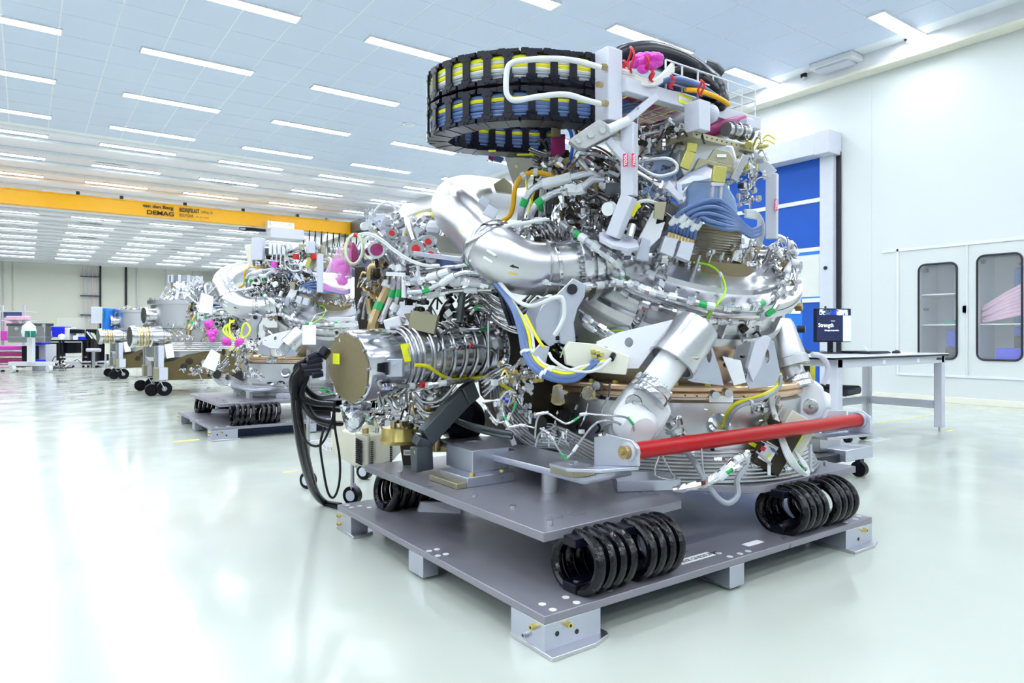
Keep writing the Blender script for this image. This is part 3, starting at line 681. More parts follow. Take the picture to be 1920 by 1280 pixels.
MB().cyl(c_-cF*.001, c_-cF*.006, .026, 28).build('round_badge', 'badge', m1)
for k in range(3): MB().obox(c_-cF*.007+cU*(.008-.008*k), (.022,.002,.003), cR, cF).build('badge_line', 'paper', m1)
for (u,v,w_,h_) in ((1347,688,14,34),):
    pass
def slot(u, v, w_, h_, m='gasket', name='slot', ang=0, q=.002):
    pp = []
    for x,y in rrect(-w_/2,-h_/2,w_/2,h_/2, min(w_,h_)*.48, 4):
        c_, s_ = math.cos(ang), math.sin(ang); pp.append(P(u+x*c_-y*s_, v+x*s_+y*c_, q))
    nrm = (pp[4]-pp[0]).cross(pp[9]-pp[0]).normalized(); return MB().prism(pp, nrm*.002).build(name, m, m1)
slot(1103,802,46,22); slot(1035,700,12,30,'strut'); slot(1008,797,34,40,'ink',ang=.3); slot(1235,885,5,5); slot(1310,799,14,26,'satin',ang=.25); slot(1326,758,10,22,'polish',ang=.3); slot(1322,846,36,30,'ink')
slot(1268,845,30,20,'ink'); slot(1060,795,30,60,'gasket',ang=.1)
for u in range(1285,1450,22): slot(u,745+abs(u-1360)*-.05,3,3)
# bracket and flat discs left of centre
br = [(1074,521),(1100,534),(1096,556),(1083,578),(1076,605),(1080,640),(1068,650),(1050,643),(1047,600),(1052,568),(1040,555)]
MB().prism([at(u,v,3.12) for u,v in br], cF*.05).build('lift_bracket', 'alu', m1, bevel=.004)
MB().cyl(at(1073,542,3.118), at(1073,542,3.10), .024, 24).build('bracket_hole', 'gasket', m1)
MB().lathe(at(1024,598,3.24), -cF+cR*-.3, [(0,0),(.10,0),(.105,-.01),(.105,-.03)], 40).build('round_shield', 'alu', m1)
MB().prism([at(u,v,3.16) for u,v in ((1004,600),(1015,575),(1040,552),(1060,556),(1057,580),(1052,640),(1030,650),(1005,625))], cF*.02).build('side_plate', 'alu', m1, bevel=.003)
# white triangular plate and control box
tri = plate('gusset_plate', 'pwhite', m1, at(1119,660,3.06), cR, cU+cF*.05, [((u-1119)/FPX*3.06,(660-v)/FPX*3.06) for u,v in ((1119,641),(1160,624),(1261,600),(1222,655),(1196,690),(1160,690),(1119,672))],
      [circ((1179-1119)/FPX*3.06,(660-642)/FPX*3.06,.021,24,.024), circ((1132-1119)/FPX*3.06,(660-652)/FPX*3.06,.018,24,.008)], th=.014, bevel=.002)
MB().prism([at(u,v,3.0) for u,v in ((1058,655),(1068,640),(1120,645),(1181,668),(1174,703),(1108,697),(1062,684))], cF*.10).build('control_box', 'cream', m1, bevel=.004)
MB().prism([at(u,v,3.0) for u,v in ((1000,658),(1012,645),(1031,650),(1022,688),(1012,694),(997,682))], cF*.08).build('connector_box', 'alu', m1, bevel=.004)
b = MB()
for dx,dy in ((0,0),(8,3),(16,6),(2,10),(12,14)): b.obox(at(1112+dx,658+dy,2.985), (.018,.03,.014), cR, cF)
b.build('plug_cluster', 'chrome', m1)
MB().cyl(at(1146,673,2.97), at(1150,665,3.0), .013, 12).build('plug', 'black', m1)
# actuator pods
def pod(top, bot, ext, tag_):
    T = at(*top); B = at(*bot); ax = (B-T).normalized(); L = (B-T).length
    hx = frame_of(ax)[0]
    MB().lathe(T, ax, [(0,-.012),(.085,-.012),(.098,-.004),(.100,.01),(.104,.02),(.106,L*.8),(.112,L*.82),(.112,L),(.098,L),(.096,L-.06),(.075,L-.06)], 48).build('actuator_housing', 'satin', m1)
    b = MB()
    for i in range(6):
        a = i*math.pi/3+.3; x,y,_ = frame_of(ax); b.cyl(T+(x*math.cos(a)+y*math.sin(a))*.052-ax*.012, T+(x*math.cos(a)+y*math.sin(a))*.052-ax*.026, .012, 14)
    b.cyl(T-ax*.012, T-ax*.018, .014, 14); b.build('cap_bolts', 'steel', m1)
    MB().cyl(B-ax*.06, B+ax*ext, .070, 36).build('piston', 'satin' if tag_ else 'pwhite', m1)
    MB().lathe(B+ax*ext, ax, [(.06,0),(.088,0),(.092,.006),(.092,.03),(.088,.034),(.092,.04),(.092,.062),(.06,.065)], 40).build('piston_flange', 'polish', m1)
    b = MB(); b.bolts(B+ax*ext, -ax, .081, 10, .007, .01); b.build('flange_bolts', 'steel', m1)
    side = frame_of(ax, cF)[0]
    MB().obox(B-ax*.03+side*.0+(-cF)*.085+cR*.035, (.012,.10,.03), ax, cR).build('stop_lug', 'olive', m1, bevel=.002)
    return B+ax*(ext+.065), ax
e1, ax1 = pod((1308,612,3.05),(1258,680,3.0),.13,0)
e2, ax2 = pod((1451,610,3.86),(1480,688,3.80),.06,1)
# white valve bodies
def valve_body(poly, d, th, disc, name='valve_body'):
    MB().prism([at(u,v,d) for u,v in poly], cF*th).build(name, 'pwhite', m1, bevel=.018)
    u,v,r_ = disc; c_ = at(u,v,d); a = (-cF-cR*.2).normalized()
    MB().lathe(c_+cF*.002, a, [(0,.004),(r_*.3,.004),(r_*.32,.010),(r_*.9,.010),(r_,.006),(r_,-.01)], 32).build('bearing_cap', 'steel', m1)
    b = MB(); b.bolts(c_-cF*.008, a, r_*.72, 5, .008, .008); b.cyl(c_-cF*.006, c_-cF*.022, .010, 6); b.build('cap_bolts', 'polish', m1)
valve_body([(1184,728),(1200,722),(1238,742),(1256,760),(1262,772),(1250,795),(1232,822),(1206,830),(1180,812),(1150,790),(1152,772)], 2.96, .16, (1188,755,.037))
MB().lathe(at(1196,800,2.93), -cF*.6+cU*-.2+cR*.2, [(0,.05),(.06,.045),(.085,.02),(.09,-.06)], 32).build('valve_shoulder', 'pwhite', m1)
valve_body([(1470,735),(1488,726),(1530,712),(1546,725),(1554,760),(1545,784),(1520,794),(1487,782),(1478,760)], 3.80, .2, (1519,762,.044))
MB().lathe(at(1544,760,3.92), cR+cF*-.3, [(0,.03),(.07,.03),(.085,.0),(.085,-.1)], 30).build('valve_shoulder', 'pwhite', m1)
hose(m1, [(1522,664,3.85),(1540,668,3.85),(1551,684,3.85),(1551,700,3.85),(1543,720,3.85)], .016, 'frame', name='grab_handle')
# polished bellows by the red bar
MB().lathe(at(1160,828,3.05), V((-.2,-.25,1)), [(0,-.07),(.085,-.07),(.09,-.06),(.09,-.045),(.08,-.04),(.08,-.03),(.09,-.025),(.09,-.01),(.08,-.005),(.08,.005),(.09,.01),(.09,.03),(.075,.035),(.07,.06),(0,.06)], 40).build('bellows', 'polish', m1)
# triangular fins on the deck
def fin(poly, d, hole=None, m='alu', th=.012):
    o = plate('fin_plate', m, m1, at(poly[0][0],poly[0][1],d), cR, cU, [((u-poly[0][0])/FPX*d,(poly[0][1]-v)/FPX*d) for u,v in poly], [circ((hole[0]-poly[0][0])/FPX*d,(poly[0][1]-hole[1])/FPX*d,hole[2]/FPX*d,20,hole[3]/FPX*d)] if hole else [], th=th, bevel=.001); return o
fin([(1290,712),(1306,662),(1330,640),(1348,690),(1356,722),(1300,716)], 3.12, (1329,665,5,15))
fin([(1398,712),(1405,668),(1432,628),(1450,640),(1462,700),(1452,722),(1404,728)], 3.20, (1438,668,4,14))
fin([(1355,668),(1388,676),(1398,716),(1376,722)], 3.16, None, 'pwhite')
MB().prism([at(u,v,3.17) for u,v in ((1402,690),(1416,640),(1438,628),(1446,634),(1426,690),(1412,716))], cF*.05).build('fin_rib', 'frame', m1, bevel=.003)
fin([(1370,700),(1380,650),(1402,640),(1420,660),(1412,700)], 3.35, (1392,668,6,4), 'brushed')
MB().cyl(at(1343,741,3.1), at(1336,738,3.2), .018, 18).build('deck_plug', 'steel', m1); MB().cyl(at(1367,737,3.1), at(1360,734,3.2), .018, 18).build('deck_plug', 'steel', m1)
MB().obox(at(1352,748,3.14), (.11,.01,.03), cR, cF).build('deck_tab', 'pwhite', m1, bevel=.002)
for i,(u0,u1,m_) in enumerate(((1276,1300,'copper'),(1368,1385,'copper'),(1400,1430,'copper'))): pass
# ---------- pipes, hoses and small plumbing of the vessel machine ----------
def ringpts(z, r, a0, a1, n=16, c=CV): return [c+V((math.cos(math.radians(a0+(a1-a0)*i/n))*r, math.sin(math.radians(a0+(a1-a0)*i/n))*r, z)) for i in range(n+1)]
# pipe bundle: down the left, round the foot of the lower vessel
for i in range(9):
    t = i/8
    left = [at(948-38*t+10, 712+12*t, 4.0), at(974-42*t, 752+24*t, 3.88), at(1004-8*t, 790+46*t, 3.74-.04*t), at(1046+2*t, 800+42*t, 3.68-.04*t)]
    z = .515-.0165*i; r_ = .728+.008*i
    pts = left+ringpts(z, r_, 188, 296+2*i, 14)
    hose(m1, pts, .0098, 'steel', name='ring_pipe', per=4, green=((.62+.03*i,.80) if i in (3,5,6,7) else ()), nuts=((.5+.04*i,) if i % 2 == 0 else ()))
for k in range(4):
    hose(m1, ringpts(.385-.004*k, .70-.02*k, 190, 300, 10), .010, 'dark' if k == 3 else 'steel', name='ring_pipe', per=3)
for a in (282,):
    p = CV+V((math.cos(math.radians(a))*.80, math.sin(math.radians(a))*.80, .455)); MB().obox(p, (.012,.03,.15), V((math.cos(math.radians(a)),math.sin(math.radians(a)),0)), V((-math.sin(math.radians(a)),math.cos(math.radians(a)),0))).build('pipe_clamp', 'frame', m1, bevel=.002)
# grey drain hoses at lower right
hose(m1, [(1278,835,3.22),(1290,850,3.1),(1305,870,2.98),(1325,905,2.95),(1345,932,2.95),(1365,943,2.95),(1383,928,2.97),(1382,900,3.0),(1395,880,3.05),(1402,860,3.1)], .013, 'ghose', name='drain_hose')
hose(m1, [(1262,918,2.98),(1320,905,2.95),(1355,885,2.93),(1385,860,2.93),(1402,850,2.95)], .012, 'steel', name='manifold_pipe', collars=(.55,.75), nuts=(.1,.2,.35,.45,.65,.9), green=(.82,), cl=.035)
hose(m1, [(1300,912,2.97),(1340,902,2.93),(1370,880,2.92),(1398,866,2.95)], .010, 'steel', name='manifold_pipe', collars=(.5,), nuts=(.2,.8), green=(.65,), cl=.035)
hose(m1, [(1237,852,2.95),(1228,890,2.94),(1262,898,2.94),(1258,885,2.94),(1240,850,2.95)], .004, 'steel', name='sense_line', per=3)
hose(m1, [(1315,838,2.95),(1322,892,2.95),(1350,880,2.95),(1372,858,2.95)], .004, 'steel', name='sense_line', per=3)
# hoses round the big ring
H1 = [(1040,402,.04),(1062,424,.04),(1085,441,.04),(1110,458,.04),(1132,474,.04),(1152,488,.04),(1165,503,.05),(1167,518,.05),(1158,530,.05)]
hose(m1, H1, .014, 'braid', collars=(.3,.42,.55,.68), nuts=(.1,.2,.5,.62), green=(.25,.92))
H2 = [(1085,538,.06),(1110,536,.05),(1140,533,.05),(1165,530,.05),(1190,534,.05),(1215,545,.06),(1245,553,.06),(1280,560,.07),(1315,570,.07),(1350,576,.07),(1395,577,.07),(1430,568,.07),(1458,550,.07),(1472,528,.06)]
hose(m1, H2, .013, 'steel', name='ring_hose', collars=(.06,.12,.24,.3,.36,.42,.5,.66,.78,.86), nuts=(.15,.21,.33,.39,.46,.58,.72,.82,.92), green=(.62,.84))
H3 = [(1158,532,.05),(1172,550,.05),(1190,560,.05),(1215,570,.06),(1250,580,.06),(1290,592,.07),(1330,600,.07),(1375,603,.07),(1415,598,.07),(1445,585,.07),(1458,570,.06)]
hose(m1, H3, .013, 'steel', name='ring_hose', collars=(.1,.48,.7,.86), nuts=(.2,.24,.3,.36,.42,.6,.66,.78), green=(.54,.9))
hose(m1, [(1206,570,.05),(1200,590,.05),(1192,606,.05),(1186,618,.05)], .012, 'steel', name='drop_pipe', nuts=(.1,.3,.5,.7,.9))
hose(m1, [(1246,472,.05),(1243,500,.06),(1236,530,.06),(1229,548,.06)], .018, 'brushed', name='riser_pipe', nuts=(.2,.4,.6,.8))
hose(m1, [(1300,492,.05),(1330,497,.05),(1352,515,.06),(1360,545,.07),(1345,570,.08),(1330,590,.09),(1315,612,.06),(1295,650,.05)], .0055, 'ggreen', name='earth_lead', collars=(.3,), cl=.03)
hose(m1, [(1030,652,.05),(1055,662,.06),(1080,658,.08),(1105,640,.08),(1125,625,.06),(1155,620,.05),(1180,622,.04)], .0055, 'ggreen', name='earth_lead')
hose(m1, [(1287,598,.05),(1270,620,.05),(1240,638,.05),(1215,660,.08),(1200,690,.10),(1188,710,.10),(1181,730,.10)], .0055, 'ggreen', name='earth_lead', collars=(.3,))
for k in range(3):
    hose(m1, [(1388+3*k,468,.05),(1382+3*k,480+6*k,.06),(1400,470+5*k,.06),(1440,466+7*k,.07),(1478,470+8*k,.08)], .012, 'steel', name='top_hose', collars=(.4,.6), nuts=(.2,.5,.8), green=(.7,) if k == 0 else ())
hose(m1, [(1443,440,3.75),(1465,446,3.75),(1483,460,3.72),(1490,472,3.7),(1478,482,3.65)], .016, 'braid', collars=(.5,.8))
hose(m1, [(1462,545,3.5),(1472,520,3.5),(1480,497,3.55),(1490,492,3.55),(1497,500,3.55),(1490,520,3.55)], .012, 'whose', collars=(.3,.6), nuts=(.1,.2,.8))
# braided hoses above the duct
hose(m1, [(975,430,3.5),(978,395,3.42),(990,365,3.38),(1010,348,3.36),(1048,339,3.34),(1075,332,3.32),(1105,326,3.3),(1125,333,3.3)], .018, 'braid', collars=(.50,.58,.66), green=(.22,), cl=.05, n=10)
hose(m1, [(988,440,3.45),(995,405,3.40),(1008,382,3.36),(1035,364,3.34),(1065,356,3.3),(1085,356,3.3),(1100,345,3.28),(1112,337,3.28),(1130,338,3.3)], .018, 'braid', collars=(.54,.63), green=(.28,), cl=.05, n=10)
hose(m1, [(1015,420,3.7),(1018,360,3.65),(1022,325,3.6),(1035,306,3.55),(1050,306,3.5),(1080,322,3.5)], .018, 'braid', green=(.1,.45), nuts=(.7,.8,.9), n=10)
hose(m1, [(1030,400,3.8),(1034,350,3.75),(1045,310,3.7)], .016, 'strut')
hose(m1, [(1085,300,3.35),(1110,325,3.35),(1140,345,3.35),(1160,352,3.35)], .012, 'braid', collars=(.4,), nuts=(.6,.8)); hose(m1, [(1092,293,3.4),(1120,312,3.4),(1160,330,3.4)], .012, 'braid', nuts=(.3,.6))
hose(m1, [(1075,300,3.3),(1082,292,3.3),(1095,286,3.3),(1150,300,3.4),(1230,350,3.5)], .010, 'steel', name='top_pipe', nuts=(.3,.5,.7))
hose(m1, [(935,418,3.5),(955,405,3.5),(962,385,3.48),(966,352,3.46),(978,332,3.45),(1000,323,3.45),(1025,327,3.45),(1042,336,3.45)], .013, 'yellow', name='yellow_hose', collars=(.6,.75), cl=.02)
hose(m1, [(985,330,3.7),(990,360,3.6),(998,380,3.6),(996,420,3.55),(985,450,3.5),(972,468,3.4)], .006, 'ycable', name='yellow_lead')
hose(m1, [(1020,325,3.7),(1005,350,3.65),(990,400,3.6),(980,440,3.5)], .006, 'ycable', name='yellow_lead')
for k in range(3): hose(m1, [(950,445+k*8,3.4),(975,425+k*3,3.35),(1000,415,3.33),(1030,412,3.33)], .011, 'steel', nuts=(.3,.6), collars=(.8,))
hose(m1, [(882,490,3.3),(902,465,3.25),(930,435,3.28),(955,422,3.3),(990,417,3.3),(1025,410,3.3)], .010, 'white', collars=(.5,.7))
hose(m1, [(1010,520,3.28),(1022,528,3.26),(1035,532,3.26),(1060,535,3.28)], .009, 'steel', nuts=(.2,.4))
# leads looping from the duct to the control box
for k,(m_,r_,o_) in enumerate((('hose',.013,0),('hose',.013,6),('ycable',.008,14),('whose',.007,20))):
    hose(m1, [(893-k*2,478+k*4,.03 if k<0 else 3.42),(925+o_*.3,525,3.32),(960+o_*.4,575,3.16),(975+o_,620,3.08),(983+o_,660,3.02),(1000+o_,690-o_*.4,2.98),(1035+o_,710-o_*.8,2.95),(1075,712-o_*1.0,2.94),(1100,695-o_*.5,2.94),(1113+o_*1.6,676,2.95)], r_, m_, name='signal_cable' if k else 'signal_cable', collars=(.45,.62), cl=.012 if m_=='hose' else .02)
for k in range(3): hose(m1, [(900+6*k,492,3.4),(930+6*k,530,3.35),(945+7*k,575,3.3),(958+6*k,610,3.3)], .011, 'black', name='black_cable')
for k in range(2): hose(m1, [(930,520+4*k,3.3),(960,556+3*k,3.2),(990,573,3.1),(1015,568,3.02),(1040,558,2.98),(1055,560+2*k,2.97),(1058,590,2.97),(1048,615,2.97),(1040,628,2.98)][0 if k==0 else 1:], .010 if k==0 else .006, 'whose', name='white_lead')
hose(m1, [(1030,662,3.0),(1038,675,2.96),(1065,692,2.94),(1100,697,2.93),(1125,690,2.93),(1145,672,2.95)], .007, 'whose', name='white_lead')
hose(m1, [(1026,655,3.02),(1015,645,3.0),(1000,620,3.02),(985,590,3.06)], .007, 'ycable', name='yellow_lead')
# blue hoses arching over the ring
for k in range(8):
    a = k/7; u0 = 1255+46*a; pk = 372+46*a; hi = k % 2
    hose(m1, [(u0,434+14*a,3.26),(u0+5,417+12*a,3.22),(u0+28-10*a,393+18*a,3.18+.03*hi),(1335-6*a,pk+2,3.17+.03*hi),(1362+4*a,pk+12,3.22),(1385,410+20*a,3.32),(1408,430+14*a,3.42),(1426-2*(k%3),424+16*a,3.5)], .0095, 'hose', name='blue_hose', collars=(.17+.03*(k%3),), cl=.04)
for k in range(5): hose(m1, [(1398,394+3*k,3.45),(1418,398+3*k,3.6),(1430-2*k,415,3.6),(1431-3*k,440,3.6),(1425-4*k,462,3.6)], .007, 'whose', name='white_lead')
b = MB()
for dx in (0,31): MB().prism([at(u+dx,v+dx*.25,3.22) for u,v in ((1247,443),(1272,448),(1262,482),(1237,472))], cF*.07).build('distribution_block', 'frame', m1, bevel=.003)
for k in range(8): b.cyl(at(1254+6*k,446+2*k,3.25), at(1256+6*k,436+2*k,3.25), .012, 8)
b.build('coupling_cluster', 'brass', m1)
# thin signal pipes at the lower front
for pts, g in (([(1003,822,2.95),(1006,790,2.95),(1014,776,2.93),(1028,775,2.92),(1045,786,2.92),(1062,794,2.92),(1078,787,2.92),(1095,776,2.90),(1120,777,2.88),(1150,779,2.86),(1172,782,2.86),(1185,792,2.86),(1190,808,2.86)], (.5,.9)),
  ([(1004,836,2.95),(1010,815,2.94),(1022,808,2.93),(1036,822,2.9),(1048,843,2.9),(1060,857,2.9),(1070,852,2.9),(1090,825,2.9),(1108,802,2.88),(1125,790,2.87),(1150,790,2.86),(1165,796,2.86)], (.45,)),
  ([(1048,763,.03),(1042,785,.05),(1038,800,.06),(1025,806,.05)], ()), ([(1098,700,.05),(1092,730,.06),(1083,757,.06),(1074,778,.06),(1068,790,.05)], (.95,)),
  ([(1118,712,.06),(1130,712,.06),(1143,720,.06),(1140,745,.06),(1130,762,.06),(1128,780,.06)], ()), ([(1103,756,.05),(1095,785,.06),(1082,812,.08),(1078,830,.08),(1070,843,.1)], (.5,)),
  ([(901,752,3.3),(912,765,3.28),(932,790,3.2),(950,788,3.2),(962,770,3.2),(968,752,3.2)], (.9,)), ([(903,753,3.3),(935,750,3.25),(945,752,3.2)], ()), ([(943,760,3.2),(944,775,3.2),(955,800,3.15),(965,812,3.15)], (.5,)),
  ([(960,800,3.12),(980,797,3.1),(1003,802,3.05)], ()), ([(1255,790,.04),(1266,785,3.02),(1275,782,3.02),(1279,795,3.04)], (.2,))):
    hose(m1, pts, .0048, 'steel', name='signal_pipe', green=g, collars=(.6,), nuts=(.2,), per=4, cl=.03)
# yellow and grey cables on the right of the drum
hose(m1, [(1462,700,3.5),(1458,722,3.46),(1435,738,3.36),(1405,748,3.30),(1378,758,3.27),(1362,780,3.3),(1357,802,3.4)], .010, 'ycable', name='yellow_cable')
hose(m1, [(1464,705,3.48),(1460,727,3.44),(1436,744,3.34),(1407,754,3.28),(1382,764,3.25),(1367,785,3.28),(1362,805,3.4)], .010, 'ghose', name='grey_cable', collars=(.5,), cl=.015)
for k in range(4): hose(m1, [(1443+2*k,740,3.5),(1446+2*k,765,3.5),(1455+2*k,795,3.45),(1464+3*k,830,3.37),(1478+4*k,864,3.34),(1500+3*k,886,3.36),(1515,890-4*k,3.38),(1512-2*k,872,3.40),(1490,845,3.45)], .0065, 'whose', name='white_lead')
MB().lathe(at(1344,800,3.45), -cF+cU*.5, [(0,0),(.055,0),(.06,.02),(.055,.05),(.038,.055),(.038,.07),(0,.07)], 28).build('cable_port', 'polish', m1)
hose(m1, [(1252,785,3.15),(1262,800,3.18),(1275,812,3.2)], .026, 'polish', name='drain_port', nuts=(.5,))
MB().lathe(at(1270,812,3.2), V((.6,-.2,-.6)), [(0,0),(.04,0),(.04,.02),(.03,.03),(.03,.06),(.042,.065),(.042,.08),(0,.08)], 24).build('drain_flange', 'polish', m1)
# laser control electronics at lower right
xe, ye = (cR*.86-cU*.50).normalized(), (cR*.5+cU*.86).normalized()
MB().obox(at(1452,838,3.44), (.15,.24,.08), xe, ye).build('control_module', 'dark', m1, bevel=.004)
MB().obox(at(1440,848,3.39), (.095,.065,.003), ye, -xe).build('module_label', 'paper', m1); MB().obox(at(1431,841,3.385), (.022,.022,.003), ye, xe).build('red_display', 'ink_red', m1)
MB().prism([at(1437,857,3.385),at(1446,851,3.385),at(1441,863,3.385)], cF*-.002).build('warning_triangle', 'sticker', m1)
for k in range(4): MB().obox(at(1447+2*k,839+3*k,3.385), (.036,.004,.003), xe, ye).build('label_line', 'hose', m1)
MB().obox(at(1482,818,3.58), (.16,.24,.09), xe, ye).build('laser_box', 'cream', m1, bevel=.004); MB().obox(at(1488,818,3.527), (.085,.065,.003), xe, ye).build('warning_sticker', 'sticker', m1)
for k in range(2): MB().obox(at(1488,818,3.525), (.07,.004,.003), xe if k else ye, ye if k else xe).build('sticker_line', 'ink', m1)
for p,q in (((1418,846),(1446,870)),((1420,822),(1458,842)),((1420,824),(1412,806))): MB().cyl(at(*p,3.36), at(*q,3.35), .006, 8).build('grab_rail', 'steel', m1)
MB().obox(at(1442,874,3.36), (.016,.002,.085), cR, cF).build('hanging_tag', 'tag', m1)
MB().obox(at(1420,838,3.5), (.12,.02,.08), xe, ye).build('yellow_guard', 'ycable', m1)
# left tower: dark cabinet, valves with red caps, thick pipes
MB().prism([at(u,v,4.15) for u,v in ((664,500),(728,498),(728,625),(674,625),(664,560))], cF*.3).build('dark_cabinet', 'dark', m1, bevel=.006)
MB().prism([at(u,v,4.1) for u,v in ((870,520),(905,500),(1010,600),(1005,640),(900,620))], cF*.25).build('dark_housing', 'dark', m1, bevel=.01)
for k in range(4): MB().prism([at(880+28*k+u,v,4.08) for u,v in ((0,585),(20,560),(30,566),(12,592))], cF*.01).build('slat', 'hose', m1)
for (pts,r_,m_,kw) in (([(736,505,3.7),(733,530,3.7),(714,570,3.68),(702,600,3.66),(696,625,3.66)], .030, 'brass', dict(green=(.55,),collars=(.3,))),
  ([(714,460,3.7),(722,478,3.7),(735,498,3.65),(738,520,3.62),(737,545,3.62),(722,585,3.62),(712,605,3.6)], .016, 'steel', dict(green=(.7,),collars=(.4,))),
  ([(730,470,3.7),(740,488,3.65),(748,505,3.6),(748,545,3.58),(742,572,3.58),(735,590,3.6),(760,602,3.6)], .016, 'steel', dict(green=(.55,),collars=(.35,.7))),
  ([(692,525,3.75),(694,502,3.75),(703,498,3.75),(722,495,3.75)], .016, 'brass', {}), ([(690,560,3.7),(693,580,3.7),(700,590,3.7)], .016, 'brass', {}),
  ([(722,460,3.8),(722,440,3.8),(735,428,3.8),(755,418,3.8),(765,412,3.78)], .026, 'satin', {}), ([(778,455,3.7),(782,436,3.7),(795,426,3.7),(812,428,3.7),(828,430,3.7)], .028, 'polish', dict(collars=(.8,),cl=.06)),
  ([(730,470,3.8),(735,448,3.8),(750,446,3.8),(762,452,3.78)], .024, 'satin', {}), ([(765,412,3.7),(768,430,3.68),(775,452,3.66)], .022, 'satin', {}),
  ([(776,425,3.85),(785,412,3.85),(800,405,3.85),(820,407,3.85)], .020, 'satin', {}),
  ([(765,528,3.45),(790,526,3.42),(812,518,3.4),(838,510,3.38)], .014, 'steel', dict(nuts=(.1,.25,.35),collars=(.7,.95),cl=.05)),
  ([(765,548,3.45),(795,545,3.42),(825,533,3.38),(845,521,3.36),(870,511,3.34),(900,512,3.34)], .013, 'braid', dict(collars=(.5,.62),green=(.25,),cl=.05)),
  ([(765,556,3.5),(800,555,3.48),(850,545,3.45),(920,543,3.42)], .011, 'steel', dict(collars=(.45,.85),nuts=(.2,.6),cl=.06)),
  ([(845,530,3.45),(870,528,3.42),(900,531,3.42),(915,535,3.42)], .015, 'brushed', dict(collars=(.2,.6),nuts=(.4,.8),cl=.06)),
  ([(800,505,3.5),(850,500,3.4),(880,497,3.38),(900,505,3.36),(905,520,3.36)], .010, 'steel', dict(green=(.5,),nuts=(.8,))),
  ([(862,690,3.9),(876,650,3.9),(862,620,3.95),(866,560,3.95)], .016, 'steel', {}), ([(820,610,4.0),(835,575,4.0),(850,560,4.0)], .018, 'dark', {}),
  ([(862,598,3.7),(866,560,3.65),(868,540,3.65)], .020, 'strut', {}),
  ([(806,408,3.9),(770,425,3.9),(760,445,3.9)], .016, 'ycable', {}), ([(768,425,3.95),(785,406,3.9),(808,403,3.85),(830,412,3.8)], .016, 'ycable', {}),
  ([(745,490,3.7),(752,470,3.7),(765,465,3.7),(760,490,3.65),(755,510,3.62)], .020, 'satin', {}), ([(762,515,3.9),(775,495,3.9),(780,475,3.9)], .045, 'polish', {})):
    hose(m1, pts, r_, m_, name='pipe', **kw)
for (u,v,r_,d) in ((735,437,.035,3.62),(780,466,.050,3.55),(803,453,.040,3.58),(808,478,.045,3.5),(706,468,.055,3.62)):
    a = (-cF+cR*(.5 if u<720 else -.1)).normalized(); p = at(u,v,d)
    MB().lathe(p, a, [(r_*.5,-.09),(r_*.6,-.05),(r_,-.045),(r_,-.02),(r_*.85,0),(0,0)], 32).build('port_flange', 'polish', m1); MB().cyl(p, p+a*.008, r_*(.42 if u!=706 else .6), 20).build('red_cap', 'redcap' if u != 706 else 'darkpink', m1)
MB().beam(at(776,475,3.45), at(866,488,3.42), .035, .022).build('support_rail', 'alu', m1, bevel=.002)
MB().obox(at(742,514,3.5), (.10,.01,.02), cR+cU*-.04, cF).build('pipe_clamp', 'pwhite', m1, bevel=.003); MB().obox(at(758,537,3.5), (.022,.05,.115), cR, cF).build('manifold_block', 'pwhite', m1, bevel=.003)
MB().prism([at(u,v,3.8) for u,v in ((815,440),(868,446),(868,476),(815,470))], cF*.15).build('white_housing', 'cream', m1, bevel=.004)
MB().obox(at(724,430,3.9), (.10,.1,.10), cR, cF).build('valve_box', 'alu', m1, bevel=.004); MB().obox(at(706,415,4.0), (.11,.1,.07), cR, cF).build('junction_box', 'frame', m1, bevel=.004)
MB().obox(at(845,497,3.6), (.22,.1,.06), cR+cU*-.1, cF).build('bluish_manifold', 'hose', m1, bevel=.01)
MB().lathe(at(760,497,3.8), cR*.6-cF*.6-cU*.5, [(0,0),(.10,0),(.11,.02),(.11,.06),(.08,.1),(.08,.16)], 40).build('gate_valve', 'polish', m1)
hose(m1, [(700,408,3.8),(706,392,3.78),(722,380,3.76),(738,386,3.75),(742,400,3.75),(737,416,3.76)], .007, 'whose', name='white_wire', collars=(.1,.95))
hose(m1, [(668,440,3.55),(690,437,3.5),(715,448,3.45),(740,468,3.42),(770,487,3.4),(800,497,3.38),(825,498,3.38)], .006, 'whose', name='white_wire', collars=(.95,))
hose(m1, [(668,443,3.55),(690,440,3.5),(715,452,3.45),(740,472,3.42),(770,490,3.4),(800,499,3.38),(822,500,3.38)], .005, 'whose', name='white_wire')
# top platform, hood and frames
PZ = 2.06
pc = at(1300,243,3.2); pa = atz(1198,281,PZ); pb = atz(1414,275,PZ)
pc.z = PZ
MB().prism([pc, pb, pb+(pa-pc), pa], (0,0,-.03)).build('top_platform', 'olive', m1, bevel=.002)
for i in range(12): p = pc.lerp(pb, (i+.6)/12.5); MB().cyl(p+V((-.001,-.002,-.015)), p+V((0,.001,-.015)), .004, 6).build('rivet', 'ink', m1)
d1 = (pa-pc).normalized(); d2 = (pb-pc).normalized()
for f, h, w_ in ((.03,.14,.10),(.95,.10,.03),(.60,.10,.02)): MB().obox(pc.lerp(pa, f)+V((0,0,h/2))+d2*(.04), (w_,.08,h), d1, d2).build('rail_bracket', 'frame', m1, bevel=.004)
MB().cyl(pc.lerp(pa,.1)+V((0,0,.10))+d2*.04, pc.lerp(pa,.9)+V((0,0,.10))+d2*.04, .020, 16).build('cross_tube', 'frame', m1)
MB().lathe(pc+V((0,0,.10))+d2*.14, -d2, [(0,0),(.04,0),(.045,.01),(.045,.03),(.03,.04),(0,.05)], 20).build('roller', 'frame', m1)
MB().cyl(pb+V((-.02,.02,.06))-d2*.18, pb+V((-.02,.02,.07)), .035, 20).build('clamp_cylinder', 'steel', m1)
